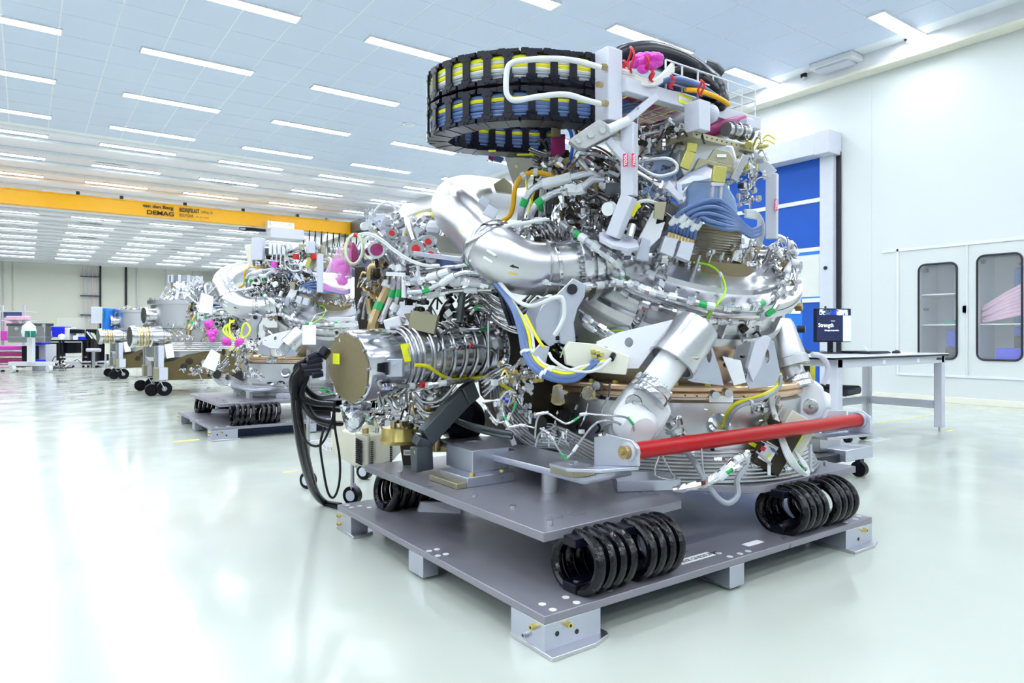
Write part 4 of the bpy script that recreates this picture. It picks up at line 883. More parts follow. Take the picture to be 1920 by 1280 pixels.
for k in range(5): MB().cyl(pb+V((-.03-.035*k,.02,.065)), pb+V((-.018-.035*k,.02,.065)), .045 if k%2 else .038, 18).build('clamp_ring', 'polish' if k%2 else 'strut', m1)
MB().obox(pb+V((-.02,.03,.10)), (.06,.05,.09), d1, d2).build('clamp_head', 'frame', m1, bevel=.01)
hood = [(1268,300),(1272,268),(1310,262),(1350,266),(1385,280),(1390,305),(1388,335),(1350,318),(1325,312),(1296,330),(1280,345)]
MB().prism([at(u,v,3.34) for u,v in ((1268,298),(1275,262),(1330,264),(1376,272),(1384,300),(1382,318),(1345,308),(1322,308),(1282,330))], cF*.25).build('hood', 'satin', m1, bevel=.012)
MB().prism([at(u,v,3.31) for u,v in ((1324,302),(1340,278),(1368,284),(1376,296),(1377,314),(1350,306))], cF*.03).build('hood_panel', 'olive', m1, bevel=.004)
MB().prism([at(u,v,3.3) for u,v in ((1300,320),(1310,296),(1330,300),(1377,312),(1376,326),(1350,318),(1328,308))], cF*.04).build('hood_skirt', 'olive', m1, bevel=.004)
MB().obox(at(1353,292,3.305), (.045,.003,.014), cR, cF).build('hood_label', 'tag', m1)
for pts, m_, w_ in (([(1298,268),(1295,285),(1282,316)], 'chrome', .05), ([(1350,312),(1346,342)], 'chrome', .065), ([(1398,292),(1375,338)], 'brushed', .035)):
    b = MB()
    for i in range(len(pts)-1): b.beam(at(*pts[i],3.26), at(*pts[i+1],3.26), w_, .02, -cF)
    b.build('frame_arm', m_, m1, bevel=.003)
b = MB()
for s_ in (1336,1352): b.beam(at(s_,342,3.27), at(s_-3,378,3.3), .014, .03, -cF)
b.beam(at(1332,346,3.27), at(1356,346,3.27), .03, .02); b.build('slotted_arm', 'frame', m1, bevel=.003)
MB().prism([at(u,v,3.38) for u,v in ((1290,352),(1300,338),(1360,340),(1380,372),(1385,400),(1330,405),(1288,390))], cF*.2).build('clear_cover', 'bluegls', m1, bevel=.01)
solid(MB().prism([at(u,v,3.38) for u,v in ((1290,352),(1300,338),(1360,340),(1380,372),(1385,400),(1330,405),(1288,390))], cF*.2))
MB().prism([at(u,v,3.45) for u,v in ((1208,300),(1265,276),(1268,330),(1240,345),(1205,330))], cF*.2).build('clear_cover', 'bluegls', m1, bevel=.01)
MB().prism([at(u,v,3.2) for u,v in ((1268,340),(1278,345),(1282,376),(1272,372))], cF*.02).build('white_strut', 'frame', m1, bevel=.002)
MB().prism([at(u,v,3.16) for u,v in ((1248,352),(1256,338),(1280,372),(1274,376))], cF*.03).build('white_strut', 'frame', m1, bevel=.002)
hose(m1, [(1192,305,3.3),(1215,300,3.25),(1250,297,3.22),(1268,308,3.22),(1266,322,3.22),(1240,330,3.22),(1218,325,3.22),(1195,310,3.24)], .009, 'braid', name='looped_hose')
hose(m1, [(1195,322,3.28),(1225,340,3.25),(1240,348,3.24),(1233,365,3.24),(1225,375,3.26)], .009, 'steel', nuts=(.4,.55,.7))
hose(m1, [(1180,410,3.2),(1190,385,3.2),(1210,376,3.2),(1235,382,3.2)], .009, 'whose', name='white_lead'); hose(m1, [(1184,405,3.19),(1192,390,3.19),(1200,384,3.19)], .011, 'ycable', name='yellow_lead')
for pts in ([(1196,450),(1226,392),(1236,394),(1230,420),(1248,415),(1238,445),(1212,470)],): MB().prism([at(u,v,3.22) for u,v in pts], cF*.03).build('white_lever', 'pwhite', m1, bevel=.006)
MB().prism([at(u,v,3.16) for u,v in ((1228,378),(1250,378),(1244,412),(1226,408))], cF*.015).build('slotted_plate', 'olive', m1, bevel=.002)
MB().prism([at(u,v,3.18) for u,v in ((1204,444),(1220,450),(1216,490),(1192,486))], cF*.04).build('white_bracket', 'alu', m1, bevel=.003)
MB().cyl(at(1180,445,3.15), at(1186,422,3.17), .018, 20).build('sensor_can', 'satin', m1)
MB().cyl(at(1146,390,3.25), at(1139,392,3.22), .032, 24).build('white_dial', 'tag', m1)
MB().obox(at(1165,355,3.33), (.16,.03,.06), cR, cF+cU*.4).build('grey_cover', 'strut', m1, bevel=.006)
# dense small plumbing
for i,(u,v,q,sx,sz,sy,n_,s_,mt) in enumerate((
 (1100,385,3.38,.16,.10,.10,120,1,('steel','polish','dark')),(1090,330,3.5,.20,.08,.12,130,1.1,('steel','polish','white','brass')),(1010,430,3.5,.10,.08,.10,40,1.1,('steel','dark','polish')),
 (1370,485,3.45,.14,.04,.10,50,.9,('steel','polish','brass')),(1410,475,3.55,.14,.06,.10,50,1,('steel','polish','olive')),(1470,530,3.6,.06,.14,.08,60,1,('steel','polish','white','brass')),
 (1190,370,3.4,.10,.10,.08,60,1,('steel','polish')),(1230,350,3.4,.12,.10,.1,70,1,('steel','bluegls','polish')),(1405,300,3.5,.05,.12,.1,50,1,('steel','chrome','polish')),(1395,360,3.5,.08,.10,.1,60,1,('steel','polish','frame')),
 (1405,782,3.55,.15,.08,.08,150,1.1,('steel','olive','polish')),(1400,835,3.55,.12,.05,.05,70,1.1,('steel','chrome','dark')),(1400,650,3.45,.08,.10,.08,60,1,('steel','dark','polish')),
 (975,700,3.35,.10,.06,.08,80,.9,('polish','steel','gold')),(900,690,4.1,.15,.08,.05,30,1,('steel','polish')),(960,745,3.4,.10,.12,.06,60,.9,('steel','polish','white')),(1065,650,3.15,.07,.05,.03,30,.7,('steel','black')),
 (760,440,3.75,.20,.10,.15,140,1.2,('steel','polish','white','frame')),(720,520,3.8,.12,.12,.1,90,1.2,('steel','dark','brass')),(800,505,3.7,.20,.06,.1,80,1.1,('steel','polish','strut')),(850,560,4.0,.30,.12,.12,130,1.3,('dark','steel','strut','black')),
 (845,525,3.45,.22,.06,.05,70,.9,('white','steel','polish')),(890,600,3.9,.18,.05,.1,60,1.1,('steel','polish')),(790,770,3.85,.20,.08,.15,80,1.1,('steel','brass','dark')),(700,780,3.9,.12,.04,.1,40,1,('foil','steel')),
 (1050,820,3.15,.10,.03,.03,40,.7,('steel','polish','white')),(1240,260,3.35,.16,.06,.12,90,1,('steel','dark','polish','white')),(900,590,3.9,.1,.1,.1,40,1,('steel','dark')),
 (1150,320,3.45,.14,.06,.1,80,1,('steel','polish','dark')),(1470,480,3.65,.08,.06,.08,50,1,('steel','polish')),(1060,300,3.6,.15,.06,.1,70,1.1,('dark','steel','black')))):
    clutter(m1, at(u,v,q), (sx,sz,sy), n_, mats=mt, seed=i+11, s=s_)
runs(m1, [(1000,310,3.6),(1040,325,3.55),(1090,350,3.5),(1160,385,3.45)], .2, -1, 8, .022, .008, seed=3)
runs(m1, [(1090,290,3.5),(1130,300,3.5),(1170,330,3.45),(1230,380,3.4)], .2, -1, 6, .020, .007, seed=4)
runs(m1, [(980,440,3.5),(1000,420,3.5),(1025,432,3.45),(1040,470,3.5)], 1, .3, 6, .022, .008, seed=5)
runs(m1, [(870,575,3.9),(900,560,3.7),(930,585,3.6),(975,600,3.55),(1010,570,3.4)], .2, -1, 7, .024, .008, seed=6)
runs(m1, [(1090,600,3.25),(1120,620,3.2),(1160,645,3.15)], .3, -1, 4, .022, .010, seed=7)
runs(m1, [(700,600,3.9),(706,560,3.9),(720,540,3.9),(716,500,3.9)], 1, 0, 6, .030, .009, seed=8)
runs(m1, [(770,520,3.6),(810,512,3.6),(860,520,3.55),(920,530,3.5)], .1, -1, 7, .022, .008, seed=9)
runs(m1, [(780,755,3.75),(800,775,3.75),(830,770,3.75),(860,740,3.75)], .2, -1, 5, .024, .008, seed=10)
runs(m1, [(1385,770,3.5),(1410,785,3.5),(1440,775,3.5),(1460,740,3.55)], .3, -1, 7, .020, .006, seed=11)
runs(m1, [(1400,640,3.55),(1420,670,3.5),(1410,700,3.5)], 1, .2, 4, .03, .012, seed=12)
runs(m1, [(1470,470,3.65),(1490,500,3.65),(1480,540,3.6),(1455,575,3.55)], 1, .2, 4, .022, .009, seed=13)
runs(m1, [(905,730,3.6),(930,710,3.55),(955,700,3.5),(975,720,3.5)], .2, -1, 5, .020, .006, seed=14)
runs(m1, [(1200,255,3.4),(1230,250,3.4),(1275,238,3.4)], .2, -1, 4, .022, .008, seed=15)
for i in range(10):      # bosses standing on the ring
    u = 1290+18*i; v = 500+7*math.sin(i*1.3)
    p = P(u,v,.0); MB().lathe(p, NU, [(0,.035),(.010,.035),(.012,.02),(.018,.018),(.018,0)], 14).build('ring_boss', 'polish', m1)
for i in range(7): p = P(1300+22*i, 512-3*i, .0); MB().cyl(p, p+NU*.10, .009, 8).build('ring_stud', 'steel', m1)
flush_subs()
# ---------- cable rack on top with the black cable carrier ----------
RY = 2.235; RZ = 2.24
rk = thing('cable_rack', 'pale grey square-tube rack with wire fence and red TOOL stickers above the nearest machine', 'rack', (2.2,RY,RZ), None)
def sq(p, q, w_, h_=None, m='frame', name='rack_bar', up=(0,0,1), par=None): return MB().beam(p, q, w_, h_ or w_, up).build(name, m, par or rk, bevel=.004)
pp = at(1141,160,3.12); px, py = pp.x, pp.y
MB().box((px-.045,py-.045,2.07), (px+.045,py+.045,2.40)).build('post', 'frame', rk, bevel=.005)
sq((px+.04,RY,2.238), (3.22,RY,2.238), .05, .065, name='long_rail'); sq((px+.04,RY+.55,2.238), (3.22,RY+.55,2.238), .05, .065, name='long_rail')
sq((3.20,RY,2.238), (3.20,RY+.55,2.238), .04, .06, name='end_rail'); sq((2.24,RY,2.238), (2.24,RY+.55,2.238), .04, .06, name='end_rail')
for k in range(6): MB().cyl((2.26,RY+.04+.09*k,2.213), (3.19,RY+.04+.09*k,2.213), .003, 6).build('floor_wire', 'chrome', rk)
for k in range(12): MB().cyl((2.28+.08*k,RY,2.210), (2.28+.08*k,RY+.55,2.210), .003, 6).build('floor_wire', 'chrome', rk)
sq(at(1168,232,3.13), at(1230,180,3.2), .036, name='diagonal_brace'); sq(at(1140,262,3.1), at(1172,300,3.1), .035, name='diagonal_brace')
lp = [at(1180,232,3.10), at(1180,368,3.12), at(1150,444,3.16)]
b = MB(); b.beam(lp[0], lp[1], .062, .062, cF+cR*.6); b.beam(lp[1], lp[2], .062, .062, cF+cR*.6); b.build('front_leg', 'frame', rk, bevel=.004)
MB().lathe(at(1160,452,3.18), NU, [(0,.01),(.10,.01),(.10,-.01),(0,-.01)], 8).build('leg_foot', 'frame', rk, bevel=.003)
rp = [at(1400,284,3.50), at(1448,326,3.52), at(1447,448,3.55)]
b = MB(); b.beam(rp[0], rp[1], .055, .055, cF+cR*.6); b.beam(rp[1], rp[2], .055, .055, cF+cR*.6); b.build('rear_leg', 'frame', rk, bevel=.004)
for (u,v,d,nx) in ((1173,300,3.055,-.55),(1188,300,3.065,.8),(1455,384,3.485,.8)):
    y_ = cU; x_ = (cR*1+cF*(nx)).normalized(); p = at(u,v,d)
    s_ = MB().obox(p, (.024,.0015,.058), x_, x_.cross(y_)).build('tool_sticker', 'ink_red', rk)
    text('TOOL', 'tag', s_, p+x_.cross(y_)*.0012 + x_*.007 - y_*.025, y_, -x_, .019, name='sticker_text', bold=1)
x_ = V((1,0,0))
s_ = MB().box((2.70,RY-.0275,2.225), (2.755,RY-.026,2.262)).build('tool_sticker', 'ink_red', rk); text('TOOL', 'tag', s_, V((2.704,RY-.0283,2.237)), x_, cU, .018, name='sticker_text', bold=1)
MB().box((2.56,RY-.0275,2.222), (2.66,RY-.026,2.266)).build('yellow_sticker', 'sticker', rk); MB().box((2.563,RY-.0282,2.236), (2.655,RY-.027,2.254)).build('white_sticker', 'tag', rk); MB().box((2.78,RY-.0275,2.232), (2.84,RY-.026,2.248)).build('white_sticker', 'tag', rk)
# wire fence
fx = [2.487+.117*i for i in range(7)]
for i,x in enumerate(fx): MB().cyl((x,RY-.01,2.27), (x,RY-.01,2.415), .005, 8).build('fence_post', 'white', rk)
for z in (2.31,2.36,2.415): MB().cyl((fx[0],RY-.012,z), (fx[-1],RY-.012,z), .0045, 8).build('fence_wire', 'white', rk)
for z in (2.36,2.415): MB().cyl((fx[-1],RY-.012,z), (fx[-1],RY+.55,z), .0045, 8).build('fence_wire', 'white', rk)
MB().tube([at(1127,127,3.02),at(1085,115,3.0),at(1040,110,2.98),at(990,112,2.97),at(962,117,2.97),at(951,130,2.97),at(949,168,2.97),at(955,183,2.97),at(968,188,2.97),at(1010,181,2.98),at(1060,177,2.99),at(1100,188,3.02),at(1130,196,3.06)], .0125, 12, smooth=5).build('guard_loop', 'white', rk)
for u,v in ((1128,125),(1120,158),(1130,193)): MB().cyl(at(u,v,3.04), at(u+8,v+1,3.06), .014, 6).build('loop_nut', 'brass', rk)
MB().prism([at(u,v,3.06) for u,v in ((1066,262),(1124,222),(1140,232),(1160,238),(1160,246),(1098,278),(1084,276))], cF*.06).build('lower_bracket', 'brushed', rk, bevel=.004)
for u,v in ((1086,262),(1108,252),(1130,243)): MB().cyl(at(u,v,3.057), at(u,v,3.045), .016, 6).build('bracket_nut', 'polish', rk)
MB().cyl(at(1140,243,3.05), at(1178,226,3.07), .022, 20).build('tie_tube', 'white', rk)
# the cable carrier
cc = thing('cable_carrier', 'black double-deck plastic cable carrier curled in a U and packed with cables', 'cable carrier', at(960,200,3.2))
cpt = [(1122,3.20),(1090,3.17),(1060,3.155),(1030,3.135),(1000,3.125),(970,3.125),(940,3.14),(900,3.17),(862,3.23),(834,3.31),(822,3.41),(834,3.50),(868,3.58),(905,3.62),(950,3.655),(1000,3.68),(1040,3.70)]
cpath = spline([at(u,HZ,d) for u,d in cpt], 8)
seg = [0]
for i in range(1, len(cpath)): seg.append(seg[-1]+(cpath[i]-cpath[i-1]).length)
def on_path(s_):
    for i in range(1, len(seg)):
        if seg[i] >= s_:
            f = (s_-seg[i-1])/(seg[i]-seg[i-1]); t = (cpath[i]-cpath[i-1]).normalized(); return cpath[i-1].lerp(cpath[i], f), t
    return cpath[-1], (cpath[-1]-cpath[-2]).normalized()
LH = .155; LL = .094
lb = MB()
for s_ in (-1,1):
    z = s_*(LH/2-.011)
    lb.box((-LL*.52,-.05,z-.011), (LL*.52,.05,z+.011)); lb.box((-LL*.5,-.055,z-.008), (-LL*.1,.055,z+.008)); lb.box((LL*.15,-.053,z-.013), (LL*.48,.053,z+.013))
    lb.cyl((0,-.056,z), (0,.056,z), .010, 10)
for y in (-.052,.052):
    lb.box((-.017,y-.006,-LH/2+.01), (.017,y+.006,LH/2-.01))
    for s_ in (-1,1): lb.box((-.025,y-.005,s_*(LH/2-.03)-.008), (.025,y+.005,s_*(LH/2-.03)+.008)); lb.box((-.009,y-.008,s_*(LH/2-.035)-.004), (.009,y+.008,s_*(LH/2-.035)+.004))
lk0 = None; nL = int(seg[-1]/LL)
for lay, zc in ((0,2.07+LH/2),(1,2.085+LH*1.5)):
    for i in range(nL):
        p, t = on_path((i+.5)*LL); p = V((p.x,p.y,zc)); ang = math.atan2(t.y, t.x)
        if lk0 is None:
            lk0 = lb.build('carrier_link', 'black', None, bevel=0); lk0.parent = cc; o = lk0
        else: o = lk0.copy(); C.objects.link(o); o.parent = cc
        o.location = p-V(cc['org']); o.rotation_euler = (0,0,ang)
    for r_ in range(6):
        for col in (-.032,.0,.032):
            z = zc-LH/2+.030+.0185*r_; m_ = ('whose' if lay else 'hose')
            if (lay, r_) in ((0,4),(1,3)): m_ = 'ycable'
            if lay and r_ == 5: m_ = 'sticker' if col else 'cream'
            if lay and r_ in (0,1): m_ = 'ghose'
            pts = []
            for k in range(28):
                p, t = on_path(seg[-1]*k/27); nrm = V((-t.y,t.x,0)); pts.append(V((p.x,p.y,z+R.uniform(-.002,.002)))+nrm*(col+R.uniform(-.002,.002)))
            MB().tube(pts, .0098, 6, smooth=2).build('cable', m_, cc)
MB().obox(at(1046,275,3.66), (.075,.06,.12), cR, cF).build('end_bracket', 'darkpink', cc, bevel=.004); MB().obox(at(1042,250,3.64), (.05,.05,.05), cR, cF).build('end_bracket', 'tan', cc, bevel=.004)
MB().obox(at(923,283,3.58), (.04,.03,.003), cR, cF).build('yellow_label', 'sticker', cc); MB().obox(at(985,290,3.6), (.09,.03,.003), cR, cF).build('yellow_label', 'sticker', cc)
# cables falling from the carrier's end to the machine
for k in range(7):
    m_ = ('blue','whose','hose','black','ycable','whose','black')[k]
    o = MB().tube([at(1040+3*k,235,3.62), at(1066+3*k,240,3.55), at(1074+4*k,265,3.5), at(1072+5*k,290,3.45), at(1065+6*k,315,3.45)], .011, 8, smooth=5).build('hanging_cable', m_, cc)
# backplate under the carrier with blue and magenta end
t = thing('hanger_plate', 'pale cream steel hanger plate below the end of the cable carrier', 'bracket', at(980,340,3.85))
MB().prism([at(u,v,3.80) for u,v in ((945,290),(1040,290),(1030,305),(1000,320),(984,350),(965,352),(955,325))], cF*.02).build('plate', 'cream', t, bevel=.003)
for u,v in ((1015,305),(1005,302),(968,312)): MB().cyl(at(u,v,3.798), at(u,v,3.79), .010, 6).build('bolt', 'chrome', t)
MB().prism([at(u,v,3.78) for u,v in ((924,288),(945,296),(940,304),(922,300))], cF*.03).build('blue_foot', 'hose', t); MB().prism([at(u,v,3.77) for u,v in ((916,290),(926,287),(924,302),(916,298))], cF*.03).build('magenta_cap', 'darkpink', t)
MB().prism([at(u,v,3.95) for u,v in ((1000,340),(1003,300),(1055,296),(1050,360),(1020,440),(985,440))], cF*.02).build('dark_backing', 'dark', t)
MB().prism([at(u,v,4.0) for u,v in ((925,345),(945,332),(960,345),(960,362),(930,358))], cF*.05).build('bracket_lug', 'olive', t, bevel=.003)
# things lying on the rack
def lay(name, label, cat, pts, r, m, grp=None, n=10, per=6, **k):
    q = [at(*p) for p in pts]; o = MB().tube(q, r, n, smooth=per).build(name, m, None, loc=q[0], label=label, cat=cat)
    if grp: o['group'] = grp
    return o
lay('cable_bundle', 'thick black wrapped cable bundle arching over the top of the rack', 'cable bundle', [(1150,112,3.35),(1170,104,3.4),(1215,102,3.5),(1262,115,3.6),(1300,138,3.65),(1330,165,3.6),(1345,190,3.5),(1338,200,3.45)], [.03,.055,.07,.07,.075,.08,.06,.03], 'black', n=16)
lay('cable_bundle', 'second black wrapped cable bundle lying behind the wire fence', 'cable bundle', [(1245,142,3.4),(1270,140,3.42),(1300,150,3.46),(1330,172,3.5),(1346,195,3.52)], [.02,.045,.055,.055,.03], 'rubber', n=14)
lay('corrugated_tube', 'short black corrugated tube end at the right of the bundle', 'tube', [(1318,128,3.75),(1335,135,3.75),(1350,146,3.75)], [.05,.055,.045], 'gasket', n=12, per=2)
gi = 0
for k in range(9):
    a = k/8
    lay('blue_hose', 'blue-grey hose behind the wire fence of the rack, %s from the top' % ORD[k], 'hose', [(1225,162+3*a,3.25+.2*a),(1250,150+14*a,3.22+.2*a),(1275,148+20*a,3.24+.2*a),(1310,160+18*a,3.30+.2*a),(1345,182+6*a,3.4+.15*a)], .0125, 'hose', 'hoses inside the wire fence', n=8)
lay('yellow_hose', 'single yellow hose curving through the wire fence', 'hose', [(1285,168,3.28),(1310,170,3.3),(1335,178,3.33),(1355,188,3.38),(1366,196,3.42)], .012, 'yellow', n=8)
for k in range(6):
    lay('blue_hose', 'blue-grey hose drooping between the rack post and brace, %s from the top' % ORD[k], 'hose', [(1160,178+7*k,3.25),(1180,176+6*k,3.28),(1200,184+4*k,3.3),(1212-3*k,196+2*k,3.32)], .013, 'hose', 'hoses below the rack rail', n=8)
for k in range(6):
    lay('pale_cable', 'pale cable fanning from the rack post over the long rail, %s from the top' % ORD[k], 'cable', [(1162,130+6*k,3.16),(1185,138+4*k,3.15),(1215,152+1.5*k,3.15),(1235,146+2*k,3.2),(1262,118+3*k,3.3)], .009, ('cream','whose')[k%2], 'pale cables on the rack', n=7)
for k,(u,v,r_,lb) in enumerate(((1205,112,.035,'upper left wad of pink bubble wrap on the rack'),(1230,112,.040,'upper right wad of pink bubble wrap on the rack'),(1196,124,.034,'lower left wad of pink bubble wrap tied on the cables'),(1218,124,.032,'lower right wad of pink bubble wrap tied on the cables'))):
    c_ = at(u,v,3.14); b = MB(); 
    for j in range(5): b.ball(c_+V((R.uniform(-1,1),R.uniform(-1,1),R.uniform(-1,1)))*.018, r_*.75, 12, (1.2,1,.8))
    b.build('bubble_wrap', 'hotpink', None, loc=c_, label=lb, cat='bubble wrap')
for k,(u,v,ry,lb) in enumerate(((1183,112,22,'red tie round the black bundle beside the post'),(1212,118,12,'red tie round the pink bubble wrap'),(1222,142,10,'red tie round the pale cables'),(1259,154,12,'red tie round the hoses at the left end of the fence'),(1315,165,14,'red tie round the hoses in the middle of the fence'),(1171,122,8,'short red tie on the cables right beside the post'))):
    c_ = at(u,v,3.12 if k<3 else 3.2); r_ = ry/FPX*3.1
    o = MB().tube([c_+cU*(r_*math.cos(a))+cF*(r_*math.sin(a))+cR*(.006*math.sin(3*a)) for a in [2*math.pi*i/16 for i in range(16)]], .0055, 6, closed=True).build('red_tie', 'redcap', None, loc=c_, label=lb, cat='cable tie')
b = MB(); 
pts = [V((2.30,RY+.05,2.222)),V((2.75,RY+.05,2.222)),V((2.70,RY+.5,2.222)),V((2.30,RY+.5,2.222))]
b.prism(pts, (0,0,.05)); b.build('magenta_sheet', 'darkpink', None, loc=pts[0], label='dark magenta plastic sheet lying on the wire floor of the rack', cat='plastic sheet')
b = MB().box((2.78,RY+.05,2.222), (3.17,RY+.5,2.24)); b.build('black_mat', 'black', None, loc=(2.78,RY+.05,2.222), label='black sheet covering the right half of the rack floor', cat='sheet')
t = thing('purple_bag', 'dark purple plastic bag sagging under the right end of the rack', 'bag', at(1380,232,3.6))
b = MB().tube([at(1300,252,3.5),at(1330,245,3.5),at(1360,236,3.5),at(1395,222,3.55)], [.02,.035,.035,.02], 12, smooth=4); b.build('bag_body', 'darkpink', t)
# red tube bar with its brackets
BY, bz, bx0, bx1 = 1.95, .636, 1.985, 3.72
tb = thing('red_bar', 'long red tube mounted level across the front of the machine between two brackets', 'bar', (bx0,BY,bz))
MB().cyl((bx0,BY,bz), (bx1,BY,bz), .035, 40).build('tube', 'red', tb)
MB().cyl((bx0-.03,BY,bz), (bx0+.005,BY,bz), .039, 32).build('end_collar', 'frame', tb); MB().cyl((bx1-.005,BY,bz), (bx1+.03,BY,bz), .042, 32).build('end_collar', 'alu', tb)
MB().prism([(bx0-.012,BY-.055,bz-.05),(bx0-.012,BY+.20,bz-.085),(bx0-.012,BY+.20,bz+.035),(bx0-.012,BY+.10,bz+.055),(bx0-.012,BY-.02,bz+.05),(bx0-.012,BY-.055,bz+.02)], (-.014,0,0)).build('near_ear', 'alu', tb, bevel=.003)
MB().prism([(bx0-.015,BY-.05,bz-.066),(bx0-.015,BY+.22,bz-.10),(bx0-.02,BY+.36,bz-.10),(bx0-.14,BY+.36,bz-.10),(bx0-.16,BY+.22,bz-.10),(bx0-.10,BY+.08,bz-.09)], (0,0,.014)).build('near_foot', 'alu', tb, bevel=.002)
MB().box((bx0-.12,BY+.22,.503), (bx0+.0,BY+.38,bz-.10)).build('foot_block', 'olive', tb, bevel=.003)
b = MB(); b.cyl((bx0-.026,BY,bz), (bx0-.055,BY,bz), .027, 24); b.cyl((bx0-.055,BY,bz), (bx0-.07,BY,bz), .011, 8); b.build('pivot_disc', 'brass', tb)
for x,y in ((-.10,.26),(-.04,.30),(-.08,.16)): MB().cyl((bx0+x,BY+y,bz-.086), (bx0+x,BY+y,bz-.076), .011, 8).build('foot_bolt', 'steel', tb)
MB().prism([(bx1+.03,BY-.055,bz-.07),(bx1+.03,BY+.07,bz-.07),(bx1+.03,BY+.07,bz+.04),(bx1+.03,BY-.01,bz+.05),(bx1+.03,BY-.055,bz+.02)], (.014,0,0)).build('far_ear', 'frame', tb, bevel=.003)
MB().prism([(bx1-.3,BY,bz-.085),(bx1+.045,BY-.055,bz-.085),(bx1+.045,BY+.10,bz-.085),(bx1-.3,BY+.12,bz-.085)], (0,0,.015)).build('far_arm', 'alu', tb, bevel=.003)
MB().prism([(bx1-.24,BY+.05,bz-.06),(bx1+.0,BY+.05,bz-.06),(bx1-.02,BY+.05,bz+.05),(bx1-.20,BY+.05,bz+.065),(bx1-.24,BY+.05,bz+.02)], (0,.018,0)).build('far_web', 'frame', tb, bevel=.003)
# pink bags hanging at the left tower
bg = thing('pink_bag', 'clear pink bag holding balls of pink bubble wrap, hung on the left tower', 'bag', at(650,452,3.55))
b = MB().tube([at(656,448,3.55),at(651,462,3.55),at(641,490,3.55),at(634,520,3.55),at(628,548,3.55)], [.012,.022,.055,.072,.066], 18, smooth=4); b.build('bag_film', 'pink', bg)
for k,(u,v,r_) in enumerate(((631,500,.030),(645,505,.031),(641,526,.028),(614,540,.014),(640,492,.018))):
    b = MB()
    for j in range(6): b.ball(at(u,v,3.55)+V((R.uniform(-1,1),R.uniform(-1,1),R.uniform(-1,1)))*r_*.3, r_*.8, 12)
    b.build('bubble_ball', 'hotpink', bg)
MB().cyl(at(651,459,3.55), at(650,464,3.55), .022, 12).build('knot', 'redcap', bg)
b2 = thing('magenta_bag', 'narrow magenta bag hanging behind the coiled white leads', 'bag', at(664,462,3.6))
MB().tube([at(660,455,3.62),at(662,470,3.62),at(661,485,3.62),at(659,497,3.62)], [.01,.028,.034,.034], 14, smooth=4).build('bag_film', 'darkpink', b2)
wl = thing('coiled_leads', 'white and green leads coiled in a loop and tied with red on the left tower', 'cable coil', at(666,440,3.5))
for k,(m_,o_) in enumerate((('whose',0),('ggreen',3),('whose',5),('sticker',2))):
    cpts = [at(664+(15+o_*.5)*math.cos(a)+6*math.sin(a)*-.3, 467+(27+o_*.4)*math.sin(a), 3.5+.012*k) for a in [2*math.pi*i/24 for i in range(24)]]
    MB().tube(cpts, .0055, 7, closed=True).build('lead', m_, wl)
MB().cyl(at(664,440,3.5), at(670,441,3.5), .012, 10).build('tie', 'redcap', wl)
# black cables from the cylinder's connectors to the floor
cn = thing('connector_panel', 'black round plugs in a cluster at the left end of the coil-wound cylinder', 'connectors', at(600,680,3.35))
MB().obox(at(607,685,3.38), (.035,.06,.14), cR, cF).build('socket_plate', 'frame', cn, bevel=.003)
b = MB()
for (u0,v0,u1,v1,r_) in ((605,660,578,672,.020),(604,672,575,680,.020),(604,684,566,690,.022),(602,694,570,697,.022),(605,700,585,703,.018),(612,655,602,668,.030)):
    MB().cyl(at(u0,v0,3.36), at(u1,v1,3.34), r_, 14).build('plug', 'black', cn)
for k,pts in enumerate(([(568,690,3.34),(553,720,3.36),(556,790,3.48),(568,860,3.75),(585,915,4.15),(605,940,4.42),(638,948,4.32)],
   [(570,696,3.36),(556,735,3.40),(564,800,3.55),(576,862,3.85),(592,920,4.25),(612,944,4.42),(640,951,4.30)],
   [(566,684,3.36),(548,712,3.4),(552,745,3.5),(575,762,3.6),(612,765,3.7),(636,768,3.8)],
   [(570,680,3.36),(562,700,3.4),(575,730,3.5),(596,745,3.6),(625,742,3.8)],
   [(575,676,3.36),(556,690,3.4),(560,740,3.45),(585,780,3.6),(620,792,3.8),(640,794,3.9)],
   [(572,690,3.38),(560,715,3.42),(575,760,3.5),(598,790,3.7),(625,800,3.9)],
   [(576,700,3.38),(566,740,3.4),(590,755,3.5),(625,758,3.7)])):
    lb = ('thick black cable sweeping from the plugs down to the floor behind the pallet','black cable running just behind the thick one to the floor','black cable looping widest to the left then back under the cylinder','short black cable curving right just below the plugs','black cable sagging lowest of those turning right under the cylinder','black cable turning right in the middle of the bunch','black cable running nearly level to the right below the plugs')[k]
    q = [at(*p) for p in pts]; MB().tube(q, (.020 if k<2 else .016), 10, smooth=7).build('black_cable', 'rubber', None, loc=q[0], label=lb, cat='cable')
for k,pts in enumerate(([(628,752,3.3),(622,790,3.3),(606,828,3.28),(590,836,3.28),(573,825,3.28),(560,790,3.28),(556,750,3.3)],[(627,756,3.32),(628,800,3.3),(637,860,3.28),(636,905,3.27),(626,932,3.27),(614,920,3.27),(603,860,3.28),(601,830,3.28),(608,800,3.3)])):
    q = [at(*p) for p in pts]; MB().tube(q, .006, 8, smooth=7).build('thin_cable', 'rubber', None, loc=q[0], label=('thin black cable hanging in a shallow loop left of the chiller','thin black cable hanging in a long narrow loop in front of the chiller')[k], cat='cable')
